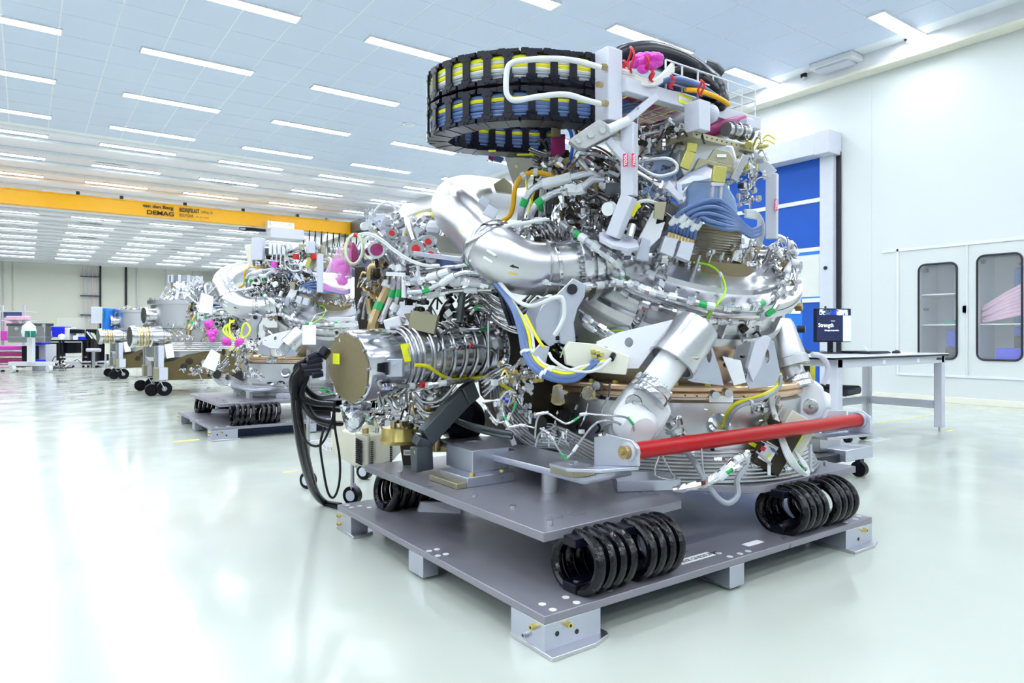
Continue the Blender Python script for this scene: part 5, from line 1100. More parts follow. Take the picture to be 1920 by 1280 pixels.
# ---------- second machine: a copy further back ----------
index_kids()
DY = 5.75
b2nd = dup(base1, V(base1.location)+V((.13,DY,0)), label='grey metal pallet on black rope coils under the second machine')
DROP = {'piston','piston_flange','valve_body','bearing_cap','valve_shoulder','bellows','signal_pipe','control_box','control_module','module_label','red_display','warning_triangle','label_line','laser_box','sticker_line','grab_rail','hanging_tag','yellow_guard','signal_cable','black_cable','white_lead','plug','plug_cluster','connector_box','grab_handle','clear_cover','rear_housing','dark_housing','slat','red_cap','dark_cabinet','manifold_pipe','drain_hose','sense_line','yellow_lead'}
SK = set(EX)|{o.name for o in KIDS[m1.name] if o.name.split('.')[0] in DROP}
m2 = dup(m1, V(m1.location)+V((.13,DY,0)), label='second steel vessel machine with white tags, standing behind the coil-wound cylinder', skip=SK)
for o in C.objects:
    if o.parent == m2 and o.name.split('.')[0] in {'lower_vessel','deck_ring','deck_bolt','ring_pipe','neck','fin_plate','fin_rib','port_cover','port_neck','port_bolts','deck_plug','deck_tab','slot','pipe_clamp','cable_port','drain_port','drain_flange'}: o.location = V((-.42,.28,0))
def sh(u, v, d): return at(u, v, d)
# top boards and clamps of the second machine
t = thing('valve_terminal', 'row of white valve modules with white wires on top of the second machine', 'valve rack', at(530,440,8.2))
for k in range(5):
    MB().obox(at(510+8.2*k,468,8.2), (.04,.12,.13), cR, cF).build('valve_module', 'white', t, bevel=.004)
    MB().tube([at(511+8*k,476,8.1),at(510+8*k,490,8.1),at(509+9*k,505,8.1)], .008, 6, smooth=4).build('wire', 'whose', t)
MB().prism([at(471,445,8.1),at(492,445,8.1),at(492,487,8.1),at(471,487,8.1)], cF*.1).build('side_panel', 'frame', t, bevel=.006)
MB().prism([at(458,460,8.2),at(471,456,8.2),at(474,500,8.2),at(466,500,8.2)], cF*.1).build('side_panel', 'cream', t, bevel=.006)
MB().prism([at(560,457,8.1),at(603,459,8.1),at(602,474,8.1),at(560,468,8.1)], cF*.2).build('tray', 'olive', t, bevel=.006)
MB().obox(at(515,472,8.3), (.45,.2,.07), cR, cF).build('dark_channel', 'strut', t)
for k in range(9): MB().tube([at(572+2.6*k,463,8.05),at(573+2.8*k,472,8.0),at(575+2.4*k,478,8.05)], .006, 6, smooth=3).build('wire', 'whose', t)
t = thing('white_column', 'slim white post rising in front of the second machine', 'post', at(600,520,8.0))
MB().box(at(600,548,7.9)+V((-.03,-.03,0)), at(600,476,7.9)+V((.03,.03,0))).build('post_bar', 'frame', t, bevel=.004)
for k,(u,v,lb) in enumerate(((555,481,'left red cap on top of the second machine'),(588,481,'right red cap on top of the second machine'),(514,496,'magenta cap among the pipes of the second machine'))):
    p = at(u,v,8.0); MB().cyl(p+V((0,0,-.03)), p+V((0,0,.03)), .035, 14).build('sealing_plug', 'redcap' if k<2 else 'hotpink', None, loc=p, label=lb, cat='plug')
def tagcard(poly, d, lb, m='tag'):
    q = [at(u,v,d) for u,v in poly]; tp = (q[0]+q[1])/2; MB().prism(q, cF*.01).tube([tp, tp+cU*.12+cF*.25, tp+cU*.2+cF*.9], .003, 5).build('paper_tag', m, None, loc=q[0], label=lb, cat='tag')
tagcard([(567,609),(592,609),(592,646),(567,646)], 7.4, 'upright white paper tag on the second machine beside the cylinder end')
tagcard([(377,548),(400,556),(397,588),(371,585)], 7.6, 'pale tilted paper tag hanging left of the second elbow pipe')
tagcard([(396,654),(413,664),(403,696),(378,686)], 7.4, 'white tilted paper tag low at the left of the second machine')
for k,(u,v) in enumerate(((391,610),(397,622),(402,632),(424,640),(449,640))):
    p = at(u,v,7.5); b = MB()
    for j in range(5): b.ball(p+V((R.uniform(-1,1),R.uniform(-1,1),R.uniform(-1,1)))*.03, .035, 8)
    b.build('bubble_wrap', 'hotpink', None, loc=p, label=('topmost pink wrap at the left edge of the second machine','second pink wrap from the top at the left of the second machine','third pink wrap from the top at the left of the second machine','small pink wrap beside the white hose of the second machine','pink wrap tied to the yellow leads of the second machine')[k], cat='bubble wrap')
for k in range(3):
    q = [at(432+4*k,600,7.6),at(430-6*k,618,7.55),at(438,636,7.5),at(460,632,7.5),at(469,618,7.5),at(462,606,7.55),at(455,612,7.55),at(450,635,7.55),at(436,655,7.5)]
    MB().tube(q, .010, 7, smooth=5).build('yellow_lead', 'ggreen' if k%2 else 'sticker', None, loc=q[0], label=('yellow lead looping widest left at the second machine','green-yellow lead in the middle of the loops at the second machine','yellow lead looping nearest the tag side of the second machine')[k], cat='cable', group='yellow leads on the second machine')
# white frame and clear sheet behind the cylinder
fr = thing('white_frame_stand', 'white square-tube frame between the cylinder and the second machine', 'frame', at(616,600,5.0))
for p,q in (((616,598),(616,700)),((616,598),(665,598)),((628,610),(628,660)),((628,610),(665,610))): MB().beam(at(*p,5.0), at(*q,5.0), .03, .03).build('frame_bar', 'white', fr, bevel=.003)
# vessel carts on casters
def cart(name, label, loc, s):
    t = thing(name, label, 'vessel cart', loc); L = V(loc); vx = .38
    def q(x, y, z): return L+V((x,y,z))*s
    MB().lathe(q(vx+.1,.35,0), (0,0,1), [(0,.60),(.70,.62),(.76,.70),(.76,1.22),(.80,1.24),(.80,1.30),(.0,1.31)], 48).build('lower_vessel', 'brushed', t)
    MB().lathe(q(vx,.35,0), (0,0,1), [(.57,1.30),(.57,1.68),(.63,1.70),(.63,1.77),(.0,1.78)], 48).build('upper_vessel', 'satin', t)
    b = MB(); b.bolts(q(vx,.35,1.77), (0,0,1), .59, 28, .016, .03); b.bolts(q(vx+.1,.35,1.30), (0,0,1), .77, 34, .014, .03); b.build('rim_bolts', 'steel', t)
    pts = [(-.1,-.42,.28),(1.9,-.42,.28),(1.9,-.42,.80),(.6,-.42,.80),(.3,-.42,.74),(.1,-.42,.64),(-.1,-.42,.60)]
    MB().prism([q(*p) for p in pts], V((0,.04,0))).build('skirt_panel', 'brown', t, bevel=.004)
    MB().prism([q(x,y+1.5,z) for x,y,z in pts], V((0,.04,0))).build('skirt_panel', 'brown', t, bevel=.004)
    MB().box(q(-.1,-.40,.28), q(-.04,1.1,.60)).build('end_panel', 'brown', t)
    for k in range(5):
        MB().tube([q(.05,-.44,.82+.035*k),q(.6,-.46,.82+.035*k),q(1.2,-.46,.82+.035*k),q(1.7,-.43,.82+.035*k)], .011, 6, smooth=3).build('pipe', 'steel', t)
    ca = V((-1,-.15,0)); cb_ = q(.0,-.15,1.08)
    MB().lathe(cb_, ca, [(0,.62),(.18,.62),(.20,.60),(.20,.54),(.17,.52),(.17,.3),(.19,.28),(.19,.1),(.16,.08),(.16,-.4)], 36).build('side_cylinder', 'polish', t)
    for k in range(5): MB().lathe(cb_, ca, [(.17,.32+.05*k),(.186,.335+.05*k),(.17,.35+.05*k)], 28).build('cylinder_band', 'gold' if k%2 else 'brass', t)
    MB().lathe(q(vx-.5,.2,1.48), V((-1,-.2,0)), [(0,.22),(.15,.22),(.16,.18),(.13,.16),(.13,-.1)], 28).build('side_port', 'polish', t)
    for (x,y) in ((-.14,-.45),(-.14,1.0),(1.75,-.45),(1.75,1.0)):
        MB().box(q(x-.11,y-.11,.30), q(x+.11,y+.11,.52)).build('corner_block', 'olive', t, bevel=.006)
        MB().box(q(x-.04,y-.13,.30), q(x+.10,y-.11,.52)).build('block_plate', 'frame', t, bevel=.003)
        MB().box(q(x-.04,y-.05,.52), q(x+.05,y+.05,.92)).build('jack_post', 'frame', t, bevel=.004)
        for w_ in (.06,.09): MB().cyl(q(x-w_,y,.50), q(x-w_,y,.90), .016, 8).build('jack_rod', 'steel', t)
        cs = MB().cyl(q(x+.06,y-.035,.13), q(x+.06,y+.035,.13), .13, 24).build('caster', 'rubber', t)
        MB().cyl(q(x+.06,y-.042,.13), q(x+.06,y+.042,.13), .045, 14).build('hub', 'steel', cs)
        MB().beam(q(x-.02,y-.055,.29), q(x+.07,y-.055,.11), .05, .012).build('fork', 'frame', cs)
        MB().cyl(q(x-.14,y+.04,.11), q(x-.14,y+.10,.11), .11, 20).build('caster', 'rubber', t)
        MB().cyl(q(x-.03,y,.27), q(x-.03,y,.30), .12, 16).build('caster_plate', 'steel', t)
    for k,z in enumerate((.62,.72)): MB().cyl(q(.25+.1*k,-.425,z-.1), q(.25+.1*k,-.44,z-.1), .06, 18).build('cover_plate', 'dark', t)
    MB().cyl(q(.75,-.425,.38), q(.75,-.45,.38), .045, 14).build('tie_point', 'steel', t)
    MB().obox(q(-.0,-.50,.82), (.13,.01,.26), (1,0,.15), (0,1,0)).build('hanging_tag', 'tag', t)
    for i,(x,z,n_) in enumerate(((.2,1.12,70),(.6,1.1,70),(1.2,1.1,70))): clutter(t, q(x,-.42,z), (.25,.12,.05), n_, mats=('steel','polish','white','brass'), seed=50+i, s=1.4)
    clutter(t, q(vx,.35,1.80), (.5,.03,.4), 60, mats=('steel','polish'), seed=60, s=1.4)
    return t, q
c3, q3 = cart('vessel_cart', 'taller vessel cart on casters with domed top, just left of the second machine', (2.15,14.3,0), 1.0)
# crown on the third vessel
cr_ = q3(.42,.35,.10)
MB().lathe(cr_, (0,0,1), [(.46,1.66),(.42,1.72),(.34,1.80),(.28,1.9),(.27,2.05),(.30,2.06),(.30,2.16),(.0,2.17)], 40).build('domed_crown', 'polish', c3)
for k in range(12):
    a = 2*math.pi*k/12; MB().obox(cr_+V((math.cos(a)*.30,math.sin(a)*.30,2.10)), (.03,.05,.14), (math.cos(a),math.sin(a),0), (-math.sin(a),math.cos(a),0)).build('crown_tooth', 'frame', c3)
for k in range(6):
    a = 2*math.pi*k/6; MB().beam(cr_+V((math.cos(a)*.46,math.sin(a)*.46,1.68)), cr_+V((math.cos(a)*.33,math.sin(a)*.33,1.95)), .06, .03).build('crown_arm', 'frame', c3)
clutter(c3, cr_+V((0,-.40,1.80)), (.45,.14,.08), 110, mats=('steel','polish','white','brass'), seed=77, s=1.6)
c4, q4 = cart('vessel_cart', 'lower flat-topped vessel cart at the far end of the row beside a blue monitor', (2.1,20.2,0), 1.0)
t = thing('wall_tablet', 'small blue monitor on an arm at the left of the far vessel cart', 'monitor', q4(.02,.2,1.2))
MB().obox(q4(-.35,.15,1.50), (.12,.35,.60), cR, cF).build('case', 'boardblue', t, bevel=.01); MB().obox(q4(-.62,.0,1.62), (.28,.03,.42), cR, cF).build('screen', 'frame', t, bevel=.01); MB().obox(q4(-.52,-.03,1.62), (.10,.02,.18), cR, cF).build('green_picture', 'green', t)
# ---------- crane ----------
cy_ = 26.0
cr = thing('overhead_crane', 'long yellow overhead crane girder spanning the hall with white hoist and black lettering', 'crane', (-4,cy_,5.15))
MB().box((-20,cy_,5.17), (10.7,cy_+.30,5.62)).build('girder', 'yellow', cr, bevel=.01)
MB().box((-20,cy_-.03,5.15), (10.7,cy_+.33,5.18)).build('lower_flange', 'yellow', cr); MB().box((-20,cy_-.03,5.60), (10.7,cy_+.33,5.63)).build('upper_flange', 'yellow', cr)
MB().box((10.6,cy_-.9,5.2), (11.0,cy_+1.2,5.66)).build('end_carriage', 'strut', cr, bevel=.02); MB().beam((9.6,cy_,5.68), (11.2,cy_+3,5.78), .06, .06).build('red_arm', 'brown', cr)
def ux_(u): k = (u-960)/FPX; d = cy_/(cF.y+k*cR.y); return d*(cF.x+k*cR.x)
for tx_,u0,u1,z_,sz_,bd_ in (('van den Berg',267.5,325,5.44,.155,1),('DEMAG',274.5,325,5.215,.20,1),('BEDRIJFSLAST',336,373,5.405,.19,1),('2.000 kg  CE',377,398,5.42,.12,0),('BOUWJAAR',336,362,5.235,.15,0),('1997   Nr. 1234567',366,391,5.25,.06,0)):
    text(tx_, 'ink', cr, (ux_(u0),cy_-.035,z_), (1,0,0), cU, sz_, name='lettering', fit=ux_(u1)-ux_(u0), bold=bd_)
hx = ux_(497)
MB().box((hx+.1,cy_-.35,4.72), (hx+1.35,cy_+.1,5.10)).build('hoist_body', 'frame', cr, bevel=.02); MB().box((hx,cy_-.30,5.05), (hx+1.0,cy_+.05,5.34)).build('trolley', 'cream', cr, bevel=.02)
for x in (.15,.85): MB().cyl((hx+x,cy_-.33,5.27), (hx+x,cy_-.25,5.27), .06, 14).build('wheel', 'satin', cr)
MB().cyl((hx-.75,cy_-.2,4.98), (hx-.05,cy_-.2,4.98), .06, 12).build('cable_drum', 'black', cr)
MB().tube([(hx-.75,cy_-.2,5.02),(hx-.95,cy_-.2,5.0),(hx-.9,cy_-.2,4.92),(hx-.6,cy_-.2,4.93)], .015, 6, smooth=4).build('cable_loop', 'rubber', cr)
xx = hx+1.4
for k in range(12):
    x = xx+.24*k; dp_ = (.9,.5,1.0,.6,.9,.4)[k%6]
    MB().tube([(x,cy_-.1,5.15),(x+.02,cy_-.1,5.1-dp_),(x+.14,cy_-.1,5.0-dp_),(x+.24,cy_-.1,5.15)], .016, 6, smooth=5).build('festoon_cable', 'rubber', cr)
for u in (146,228,347,456,558): MB().box((ux_(u)-.05,cy_-.02,5.63), (ux_(u)+.05,cy_+.1,5.74)).build('cable_clip', 'ink', cr)
# ---------- workbench with computer ----------
tx0,tx1,ty0,ty1,tz = 6.32,8.62,3.50,4.42,.90
wb = thing('workbench', 'white-topped workbench with pale grey steel legs right of the machine', 'table', (tx0,ty0,0))
MB().box((tx0-.12,ty0-.03,tz-.012), (tx1+.02,ty1+.03,tz)).build('tabletop', 'pwhite', wb, bevel=.002); MB().box((tx0-.12,ty0-.031,tz-.03), (tx1+.021,ty1+.03,tz-.0125)).build('top_edge', 'black', wb)
for y in (ty0,ty1-.05): MB().box((tx0,y,tz-.11), (tx1-.02,y+.05,tz-.03)).build('apron_rail', 'frame', wb, bevel=.003)
for x in (tx0,tx1-.07): MB().box((x,ty0,tz-.10), (x+.05,ty1,tz-.03)).build('apron_rail', 'frame', wb, bevel=.003)
for x in (tx0,tx1-.09):
    for y in (ty0,ty1-.09):
        l = MB().box((x,y,.05), (x+.085,y+.085,tz-.03)).build('leg', 'frame', wb, bevel=.004); MB().cyl((x+.042,y+.042,0), (x+.042,y+.042,.05), .014, 12).build('levelling_foot', 'steel', l)
MB().box((tx0+.08,ty1-.07,.26), (tx1-.09,ty1-.03,.35)).build('stretcher', 'door', wb, bevel=.003); MB().box((tx1-.07,ty0+.08,.26), (tx1-.03,ty1-.09,.35)).build('stretcher', 'frame', wb, bevel=.003); MB().box((tx0+.02,ty0+.08,.26), (tx0+.06,ty1-.09,.35)).build('stretcher', 'frame', wb, bevel=.003)
for x in (7.2,7.95): MB().box((x-.03,ty0-.004,tz-.09), (x+.03,ty0,tz-.05)).build('apron_cap', 'tag', wb)
MB().box((tx1-.22,ty0-.004,tz-.075), (tx1-.10,ty0,tz-.05)).build('name_plate', 'ink', wb)
mc = V((7.35,4.05,tz)); ma = math.radians(-17); mx = V((math.cos(ma),math.sin(ma),0)); my = V((-mx.y,mx.x,0))
mo = thing('monitor', 'black flat monitor showing a dark blue page, standing on the workbench', 'monitor', mc)
bc = at(1563,609.5,7.62); mw, mh = .50, .375
MB().obox(bc+my*.02, (mw,.035,mh), mx, my).build('bezel', 'black', mo, bevel=.006)
MB().obox(bc+my*.001, (mw-.03,.004,mh-.03), mx, my).build('display', 'screen', mo)
fp = lambda x,z: bc+mx*x+cU*z-my*.003
for k in range(5):
    MB().obox(fp(-.16+.08*k,.145), (.075,.002,.06), mx, my).build('screen_picture', ('lit','hose','binlight','litw','lit')[k], mo)
b = MB()
rr = random.Random(5)
for k in range(46):
    b.obox(fp(rr.uniform(-.22,.22),.118+rr.uniform(0,.055))-my*.001, (rr.uniform(.004,.02),.001,rr.uniform(.004,.02)), mx, my)
b.build('picture_detail', 'ink', mo, kind='stuff')
MB().obox(fp(.185,-.035), (.11,.002,.29), mx, my).build('screen_sidebar', 'lit', mo)
text('Strength', 'litw', mo, fp(-.215,-.02)-my*.001, mx, cU, .062, name='screen_text'); text('through cooperation', 'litw', mo, fp(-.13,-.065)-my*.001, mx, cU, .024, name='screen_text'); text('Annual report', 'litw', mo, fp(-.04,.045)-my*.001, mx, cU, .010, name='screen_text')
MB().obox(V((bc.x,bc.y,tz+.06))+my*.05, (.06,.03,.14), mx, my).build('neck', 'black', mo, bevel=.004); MB().obox(V((bc.x,bc.y,tz+.008))+my*.05, (.25,.20,.014), mx, my).build('foot', 'black', mo, bevel=.006)
kx = V((math.cos(.0),math.sin(.0),0)); 
kb = thing('keyboard', 'long black keyboard lying in front of the monitor', 'keyboard', at(1598,656,7.6))
kc = V((7.62,3.82,tz+.012)); MB().obox(kc, (.46,.16,.018), (1,0,0), (0,1,0)).build('base', 'black', kb, bevel=.004)
b = MB()
for i in range(15):
    for j in range(5): b.box(kc+V((-.215+.029*i,-.065+.028*j,.009)), kc+V((-.19+.029*i,-.041+.028*j,.016)))
b.build('keys', 'rubber', kb, kind='stuff')
ms = thing('mouse', 'small black mouse on the right of the workbench', 'mouse', (8.10,3.80,tz)); MB().ball((8.10,3.80,tz+.005), .06, 18, (1.15,.65,.55)).build('shell', 'black', ms); MB().cyl((8.05,3.79,tz+.032), (8.05,3.81,tz+.032), .008, 8).build('wheel', 'satin', ms)
bx = MB().box((7.42,3.95,tz), (7.75,4.1,tz+.03)); bx.build('docking_box', 'black', None, loc=(7.42,3.95,tz), label='flat black box lying behind the keyboard', cat='device', bevel=.004)
for k,pts in enumerate(([(7.0,4.1,tz+.01),(7.15,4.15,tz+.03),(7.25,4.12,tz+.02),(7.3,4.1,tz+.05)],[(7.75,3.95,tz+.02),(7.85,4.02,tz+.08),(7.95,3.98,tz+.03),(8.02,3.83,tz+.01)])):
    MB().tube(pts, .004, 6, smooth=6).build('desk_cable', ('rubber','whose')[k], None, loc=pts[0], label=('black cable lying left of the monitor foot','thin pale mouse cable arching behind the keyboard')[k], cat='cable')
MB().tube([(7.0,4.37,.88),(6.99,4.38,.6),(7.0,4.36,.32)], .003, 6, smooth=4).build('hanging_wire', 'gasket', None, loc=(7.0,4.37,.88), label='thin wire hanging below the workbench top', cat='cable')
# office chair behind the bench
ch = thing('office_chair', 'black swivel chair on casters partly hidden behind the workbench leg', 'chair', (6.0,3.9,0))
cc_ = at(1560,722,7.3); cx_, cy2 = cc_.x, cc_.y
MB().obox((cx_,cy2,.52), (.48,.46,.09), (1,.2,0), (-.2,1,0)).build('seat', 'seat', ch, bevel=.03); MB().obox((cx_-.1,cy2+.3,.78), (.42,.07,.34), (1,.2,0), (-.2,1,0)).build('backrest', 'seat', ch, bevel=.03)
MB().cyl((cx_,cy2,.12), (cx_,cy2,.48), .03, 14).build('column', 'steel', ch)
bb = at(1555,806,6.9)
for k in range(5):
    a = 2*math.pi*k/5+.4; e = V((cx_+.30*math.cos(a),cy2+.30*math.sin(a),.09)); l = MB().beam((cx_,cy2,.12), e, .05, .03).build('leg', 'steel', ch, bevel=.004)
    MB().cyl(e+V((-.02,0,-.05)), e+V((.02,0,-.05)), .04, 16).build('caster', 'rubber', l)
# equipment cart right behind the red bar
ec = thing('equipment_cart', 'low grey equipment trolley on black casters under the far end of the red bar', 'cart', at(1540,830,5.6))
e0 = at(1535,825,5.4); ex0, ey0 = e0.x, e0.y
MB().box((ex0-.35,ey0-.2,.13), (ex0+.25,ey0+.3,.20)).build('chassis', 'black', ec, bevel=.01); MB().box((ex0-.05,ey0-.25,.14), (ex0+.35,ey0-.05,.23)).build('front_box', 'alu', ec, bevel=.006); MB().box((ex0-.15,ey0-.1,.2), (ex0+.15,ey0+.2,.36)).build('upper_box', 'brushed', ec, bevel=.006)
MB().cyl((ex0+.1,ey0+.2,.23), (ex0+.45,ey0+.25,.23), .015, 10).build('handle_bar', 'steel', ec)
for x,y in ((-.33,-.15),(.20,-.22),(.42,.22),(-.3,.28)): MB().cyl((ex0+x-.025,ey0+y,.06), (ex0+x+.025,ey0+y,.06), .06, 18).build('caster', 'rubber', ec); MB().box((ex0+x-.03,ey0+y-.02,.06), (ex0+x+.03,ey0+y+.02,.14)).build('caster_fork', 'black', ec)
# instruction board with blue frame in front of the roller door
bd = thing('instruction_board', 'blue-framed upright board covered with white printed sheets before the roller door', 'notice board', at(1478,600,9.6))
D = 9.6
MB().prism([at(u,v,D) for u,v in ((1420,521),(1498,521),(1504,526),(1505,700),(1505,775.6),(1420,775.6))], cF*.05).build('board', 'boardblue', bd, bevel=.01)
for (u0,v0,u1,v1) in ((1472,530,1501,556),(1472,559,1501,588),(1440,530,1469,556),(1440,559,1469,588)):
    s_ = MB().prism([at(u0,v0,D-.01),at(u1,v0,D-.01),at(u1,v1,D-.01),at(u0,v1,D-.01)], cF*.004).build('sheet', 'paper', bd)
    for j in range(2): MB().prism([at(u0+4,v0+6+12*j,D-.013),at(u1-5,v0+6+12*j,D-.013),at(u1-5,v0+7.5+12*j,D-.013),at(u0+4,v0+7.5+12*j,D-.013)], cF*.001).build('printed_line', 'boardblue', s_)
for j in range(3): MB().obox(at(1478+7*j,571,D-.014), (.02,.001,.03), cR, cF).build('printed_figure', 'hose', bd)
MB().cyl(at(1495,617,D-.2), at(1510,617,D-.25), .05, 14).build('black_handle', 'black', bd)
yb = MB().box(at(1512,702,8.4)+V((-.1,-.05,-.62)), at(1512,675,8.4)+V((.12,.1,0))); yb.build('yellow_bin', 'ycable', None, loc=at(1512,700,8.4), label='yellow bin seen under the workbench beside the blue door', cat='bin', bevel=.01)
# floor marks and bits
for k,(u,v,w_,h_,m_,lb) in enumerate(((1552,845,.12,.06,'binlight','small blue tape mark on the floor right of the near machine'),(1585,848,.22,.05,'ylow','pale yellow tape mark beside the blue tape on the floor'),(1645,824,.35,.12,'tag','white rectangle taped on the floor under the workbench'),(1780,808,.18,.04,'ylow','yellow tape mark at the foot of the right workbench leg'),(1700,785,1.6,.02,'ylow','long thin yellow floor line under the workbench'),(350,826,.25,.08,'ylow','short yellow tape mark before the second pallet'),(545,884,.12,.03,'ylow','tiny yellow tape mark left of the chiller trolley'),(420,797,.01,.01,'ylow','speck'))):
    if k == 7: continue
    p = atz(u,v,0); MB().box(p+V((-w_/2,-h_/2,0)), p+V((w_/2,h_/2,.0015))).build('floor_tape', m_, None, loc=p, label=lb, cat='tape mark')
# ---------- chiller on wire trolley ----------
tr = thing('wire_trolley', 'chrome wire-shelf trolley on casters behind the left corner of the near pallet', 'trolley', atz(600,905,0))
c00 = at(660,905,3.93); c10 = at(585,860,4.3); 
A = atz(661,945,0); B_ = atz(578,915,0); A.z = B_.z = 0
ab = (B_-A); w3 = V((ab.y,-ab.x,0)).normalized()
if w3.dot(cF) < 0: w3 = -w3
Lab = ab.length; dw = .46
cor = [A, B_, B_+w3*dw, A+w3*dw]
zs = .34
for k,p in enumerate(cor):
    MB().cyl(p+V((0,0,.12)), p+V((0,0,(.62,1.0,1.0,.62)[k])), .014, 12).build('pole', 'steel', tr)
    cs = MB().cyl(p+V((-.02,-.012,.06)), p+V((.02,.012,.06)), .06, 22).build('caster', 'rubber', tr); MB().cyl(p+V((-.024,-.014,.06)), p+V((.024,.014,.06)), .035, 16).build('wheel_disc', 'frame', cs); MB().beam(p+V((0,0,.13)), p+V((.02,-.02,.06)), .05, .02).build('fork', 'steel', cs)
for i in range(4): 
    for z in (zs,zs-.03): MB().cyl(cor[i]+V((0,0,z)), cor[(i+1)%4]+V((0,0,z)), .005, 6).build('shelf_rim', 'steel', tr)
for i in range(14): f = (i+.5)/14; MB().cyl(cor[0].lerp(cor[1],f)+V((0,0,zs)), cor[3].lerp(cor[2],f)+V((0,0,zs)), .0025, 6).build('shelf_wire', 'steel', tr)
b = MB()
for i in range(12): b.cyl(cor[0].lerp(cor[1],i/12)+V((0,0,zs)), cor[0].lerp(cor[1],(i+.5)/12)+V((0,0,zs-.03)), .002, 5); b.cyl(cor[0].lerp(cor[1],(i+.5)/12)+V((0,0,zs-.03)), cor[0].lerp(cor[1],(i+1)/12)+V((0,0,zs)), .002, 5)
b.build('shelf_zigzag', 'steel', tr, kind='stuff')
cl_ = thing('chiller', 'cream recirculating chiller with slotted vents and filler caps on the wire trolley', 'chiller', cor[0]+V((0,0,zs)))
def chb(poly, d0, th, m, name, bev=.01): return MB().prism([at(u,v,d0) for u,v in poly], cF*th).build(name, m, cl_, bevel=bev)
chb([(620,770),(660,775),(668,880),(664,874),(622,848)], 4.18, .3, 'chiller', 'side_panel')
chb([(640,806),(664,812),(733,812),(737,864),(692,878),(664,872)], 4.06, .32, 'chiller', 'housing')
chb([(664,809),(692,818),(692,878),(664,868)], 4.02, .05, 'chiller', 'front_panel')
chb([(692,815),(736,808),(736,864),(692,878)], 4.04, .05, 'chiller', 'front_panel')
chb([(655,800),(680,795),(704,780),(712,805),(690,815),(664,810)], 4.1, .1, 'chiller', 'top_cover')
MB().prism([at(u,v,4.08) for u,v in ((686,780),(700,788),(702,798),(690,793))], cF*-.01).build('green_panel', 'green', cl_)
for u,d in ((685,4.03),(707,4.06),(719,4.06)): MB().cyl(at(u,812,d), at(u,802,d), .020 if u==685 else .012, 16).build('filler_cap', 'brass' if u==685 else 'steel', cl_)
for i in range(12): MB().beam(at(667,822+3.9*i,4.005), at(679,828+3.9*i,4.005), .010, .008).build('vent_slot', 'ink', cl_)
for i in range(12): MB().beam(at(695,829+3.9*i,4.02), at(699.5,828+3.9*i,4.02), .010, .008).build('vent_slot', 'ink', cl_)
for i in range(12): MB().beam(at(731,824+3.7*i,4.02), at(735,823.4+3.7*i,4.02), .010, .008).build('vent_slot', 'ink', cl_)
fo = thing('foil_duct', 'crumpled silver foil wrapped elbow hanging under the coil-wound cylinder', 'foil', at(660,790,3.6))
MB().tube([at(655,758,3.55),at(657,772,3.55),at(662,788,3.52),at(664,798,3.48)], [.05,.045,.05,.042], 16, smooth=4).build('foil_wrap', 'foil', fo); MB().tube([at(650,762,3.5),at(670,760,3.55),at(690,762,3.6)], [.03,.04,.03], 12, smooth=4).build('foil_wrap', 'foil', fo)
MB().lathe(at(664,790,3.47), -cF-cU*.3, [(0,.02),(.03,.018),(.045,.0),(.05,-.04)], 20).build('foil_cap', 'foil', fo)
# ---------- cabinets behind the right-hand wall windows ----------
for i,(a,b_,c,d) in enumerate(win):
    X0, X1 = XW+.1, XW+.85
    cb = thing('pass_through_cabinet', ('wall cabinet behind the left rounded window, with two white shelves','wall cabinet behind the right rounded window, holding rolled pink film')[i], 'cabinet', (X0,a,c))
    MB().box((X0,a-.08,c-.06), (X1,a-.06,d+.06)).build('side_panel', 'frame', cb); MB().box((X0,b_+.06,c-.06), (X1,b_+.08,d+.06)).build('side_panel', 'frame', cb)
    MB().box((X0,a-.08,c-.08), (X1,b_+.08,c-.06)).build('bottom_panel', 'white', cb); MB().box((X0,a-.08,d+.04), (X1,b_+.08,d+.06)).build('top_panel', 'frame', cb)
    MB().box((X1,a-.08,c-.08), (X1+.02,b_+.08,d+.06)).build('back_panel', 'frame' if i == 0 else 'wall', cb)
    for z in ((1.27,1.78) if i == 0 else (1.27,)): MB().box((X0+.02,a-.06,z), (X1,b_+.06,z+.02)).build('shelf', 'pwhite', cb)
    rg = MB(); P0 = [(XW-.012,y,z) for y,z in rrect(a,c,b_,d,.10,6)]; rg.tube(P0, .016, 8, closed=True); rg.build('window_gasket', 'gasket', cb)
    P1 = [(XW+.02,y,z) for y,z in rrect(a,c,b_,d,.10,6)]; MB().prism(P1, (.006,0,0)).build('window_pane', 'glass', cb)
    MB().box((X0+.2,b_+.0,d-.10), (X0+.26,b_+.06,d-.04)).build('hinge', 'ink', cb)
    if i == 0: MB().box((X0+.2,b_+.0,1.53), (X0+.26,b_+.06,1.57)).build('hinge', 'ink', cb)
    for y in (4.66,): MB().box((XW-.03,y+.03,1.47), (XW,y+.07,1.58)).build('door_lock', 'satin', cb)
def inbox(name, lb, cat, lo, hi, m): return MB().box(lo, hi).build(name, m, None, loc=lo, label=lb, cat=cat, bevel=.01)
inbox('green_box', 'dark green flat box on the lower shelf of the left wall cabinet', 'box', (12.55,4.76,1.29), (12.9,5.12,1.36), 'teal')
inbox('blue_crate', 'blue crate at the bottom of the left wall cabinet', 'crate', (12.65,4.76,.92), (13.0,5.12,1.20), 'binlight')
inbox('dark_case', 'black case below the blue crate in the left wall cabinet', 'case', (12.6,4.76,.66), (13.0,5.12,.88), 'black')
inbox('paper_stack', 'white sheets standing upright in the left wall cabinet', 'paper', (12.9,4.86,1.29), (12.95,5.1,1.76), 'paper')
inbox('picture_sheet', 'white sheet with a small blue picture on the upper shelf of the left wall cabinet', 'paper', (12.9,4.86,1.80), (12.95,5.1,2.2), 'paper')
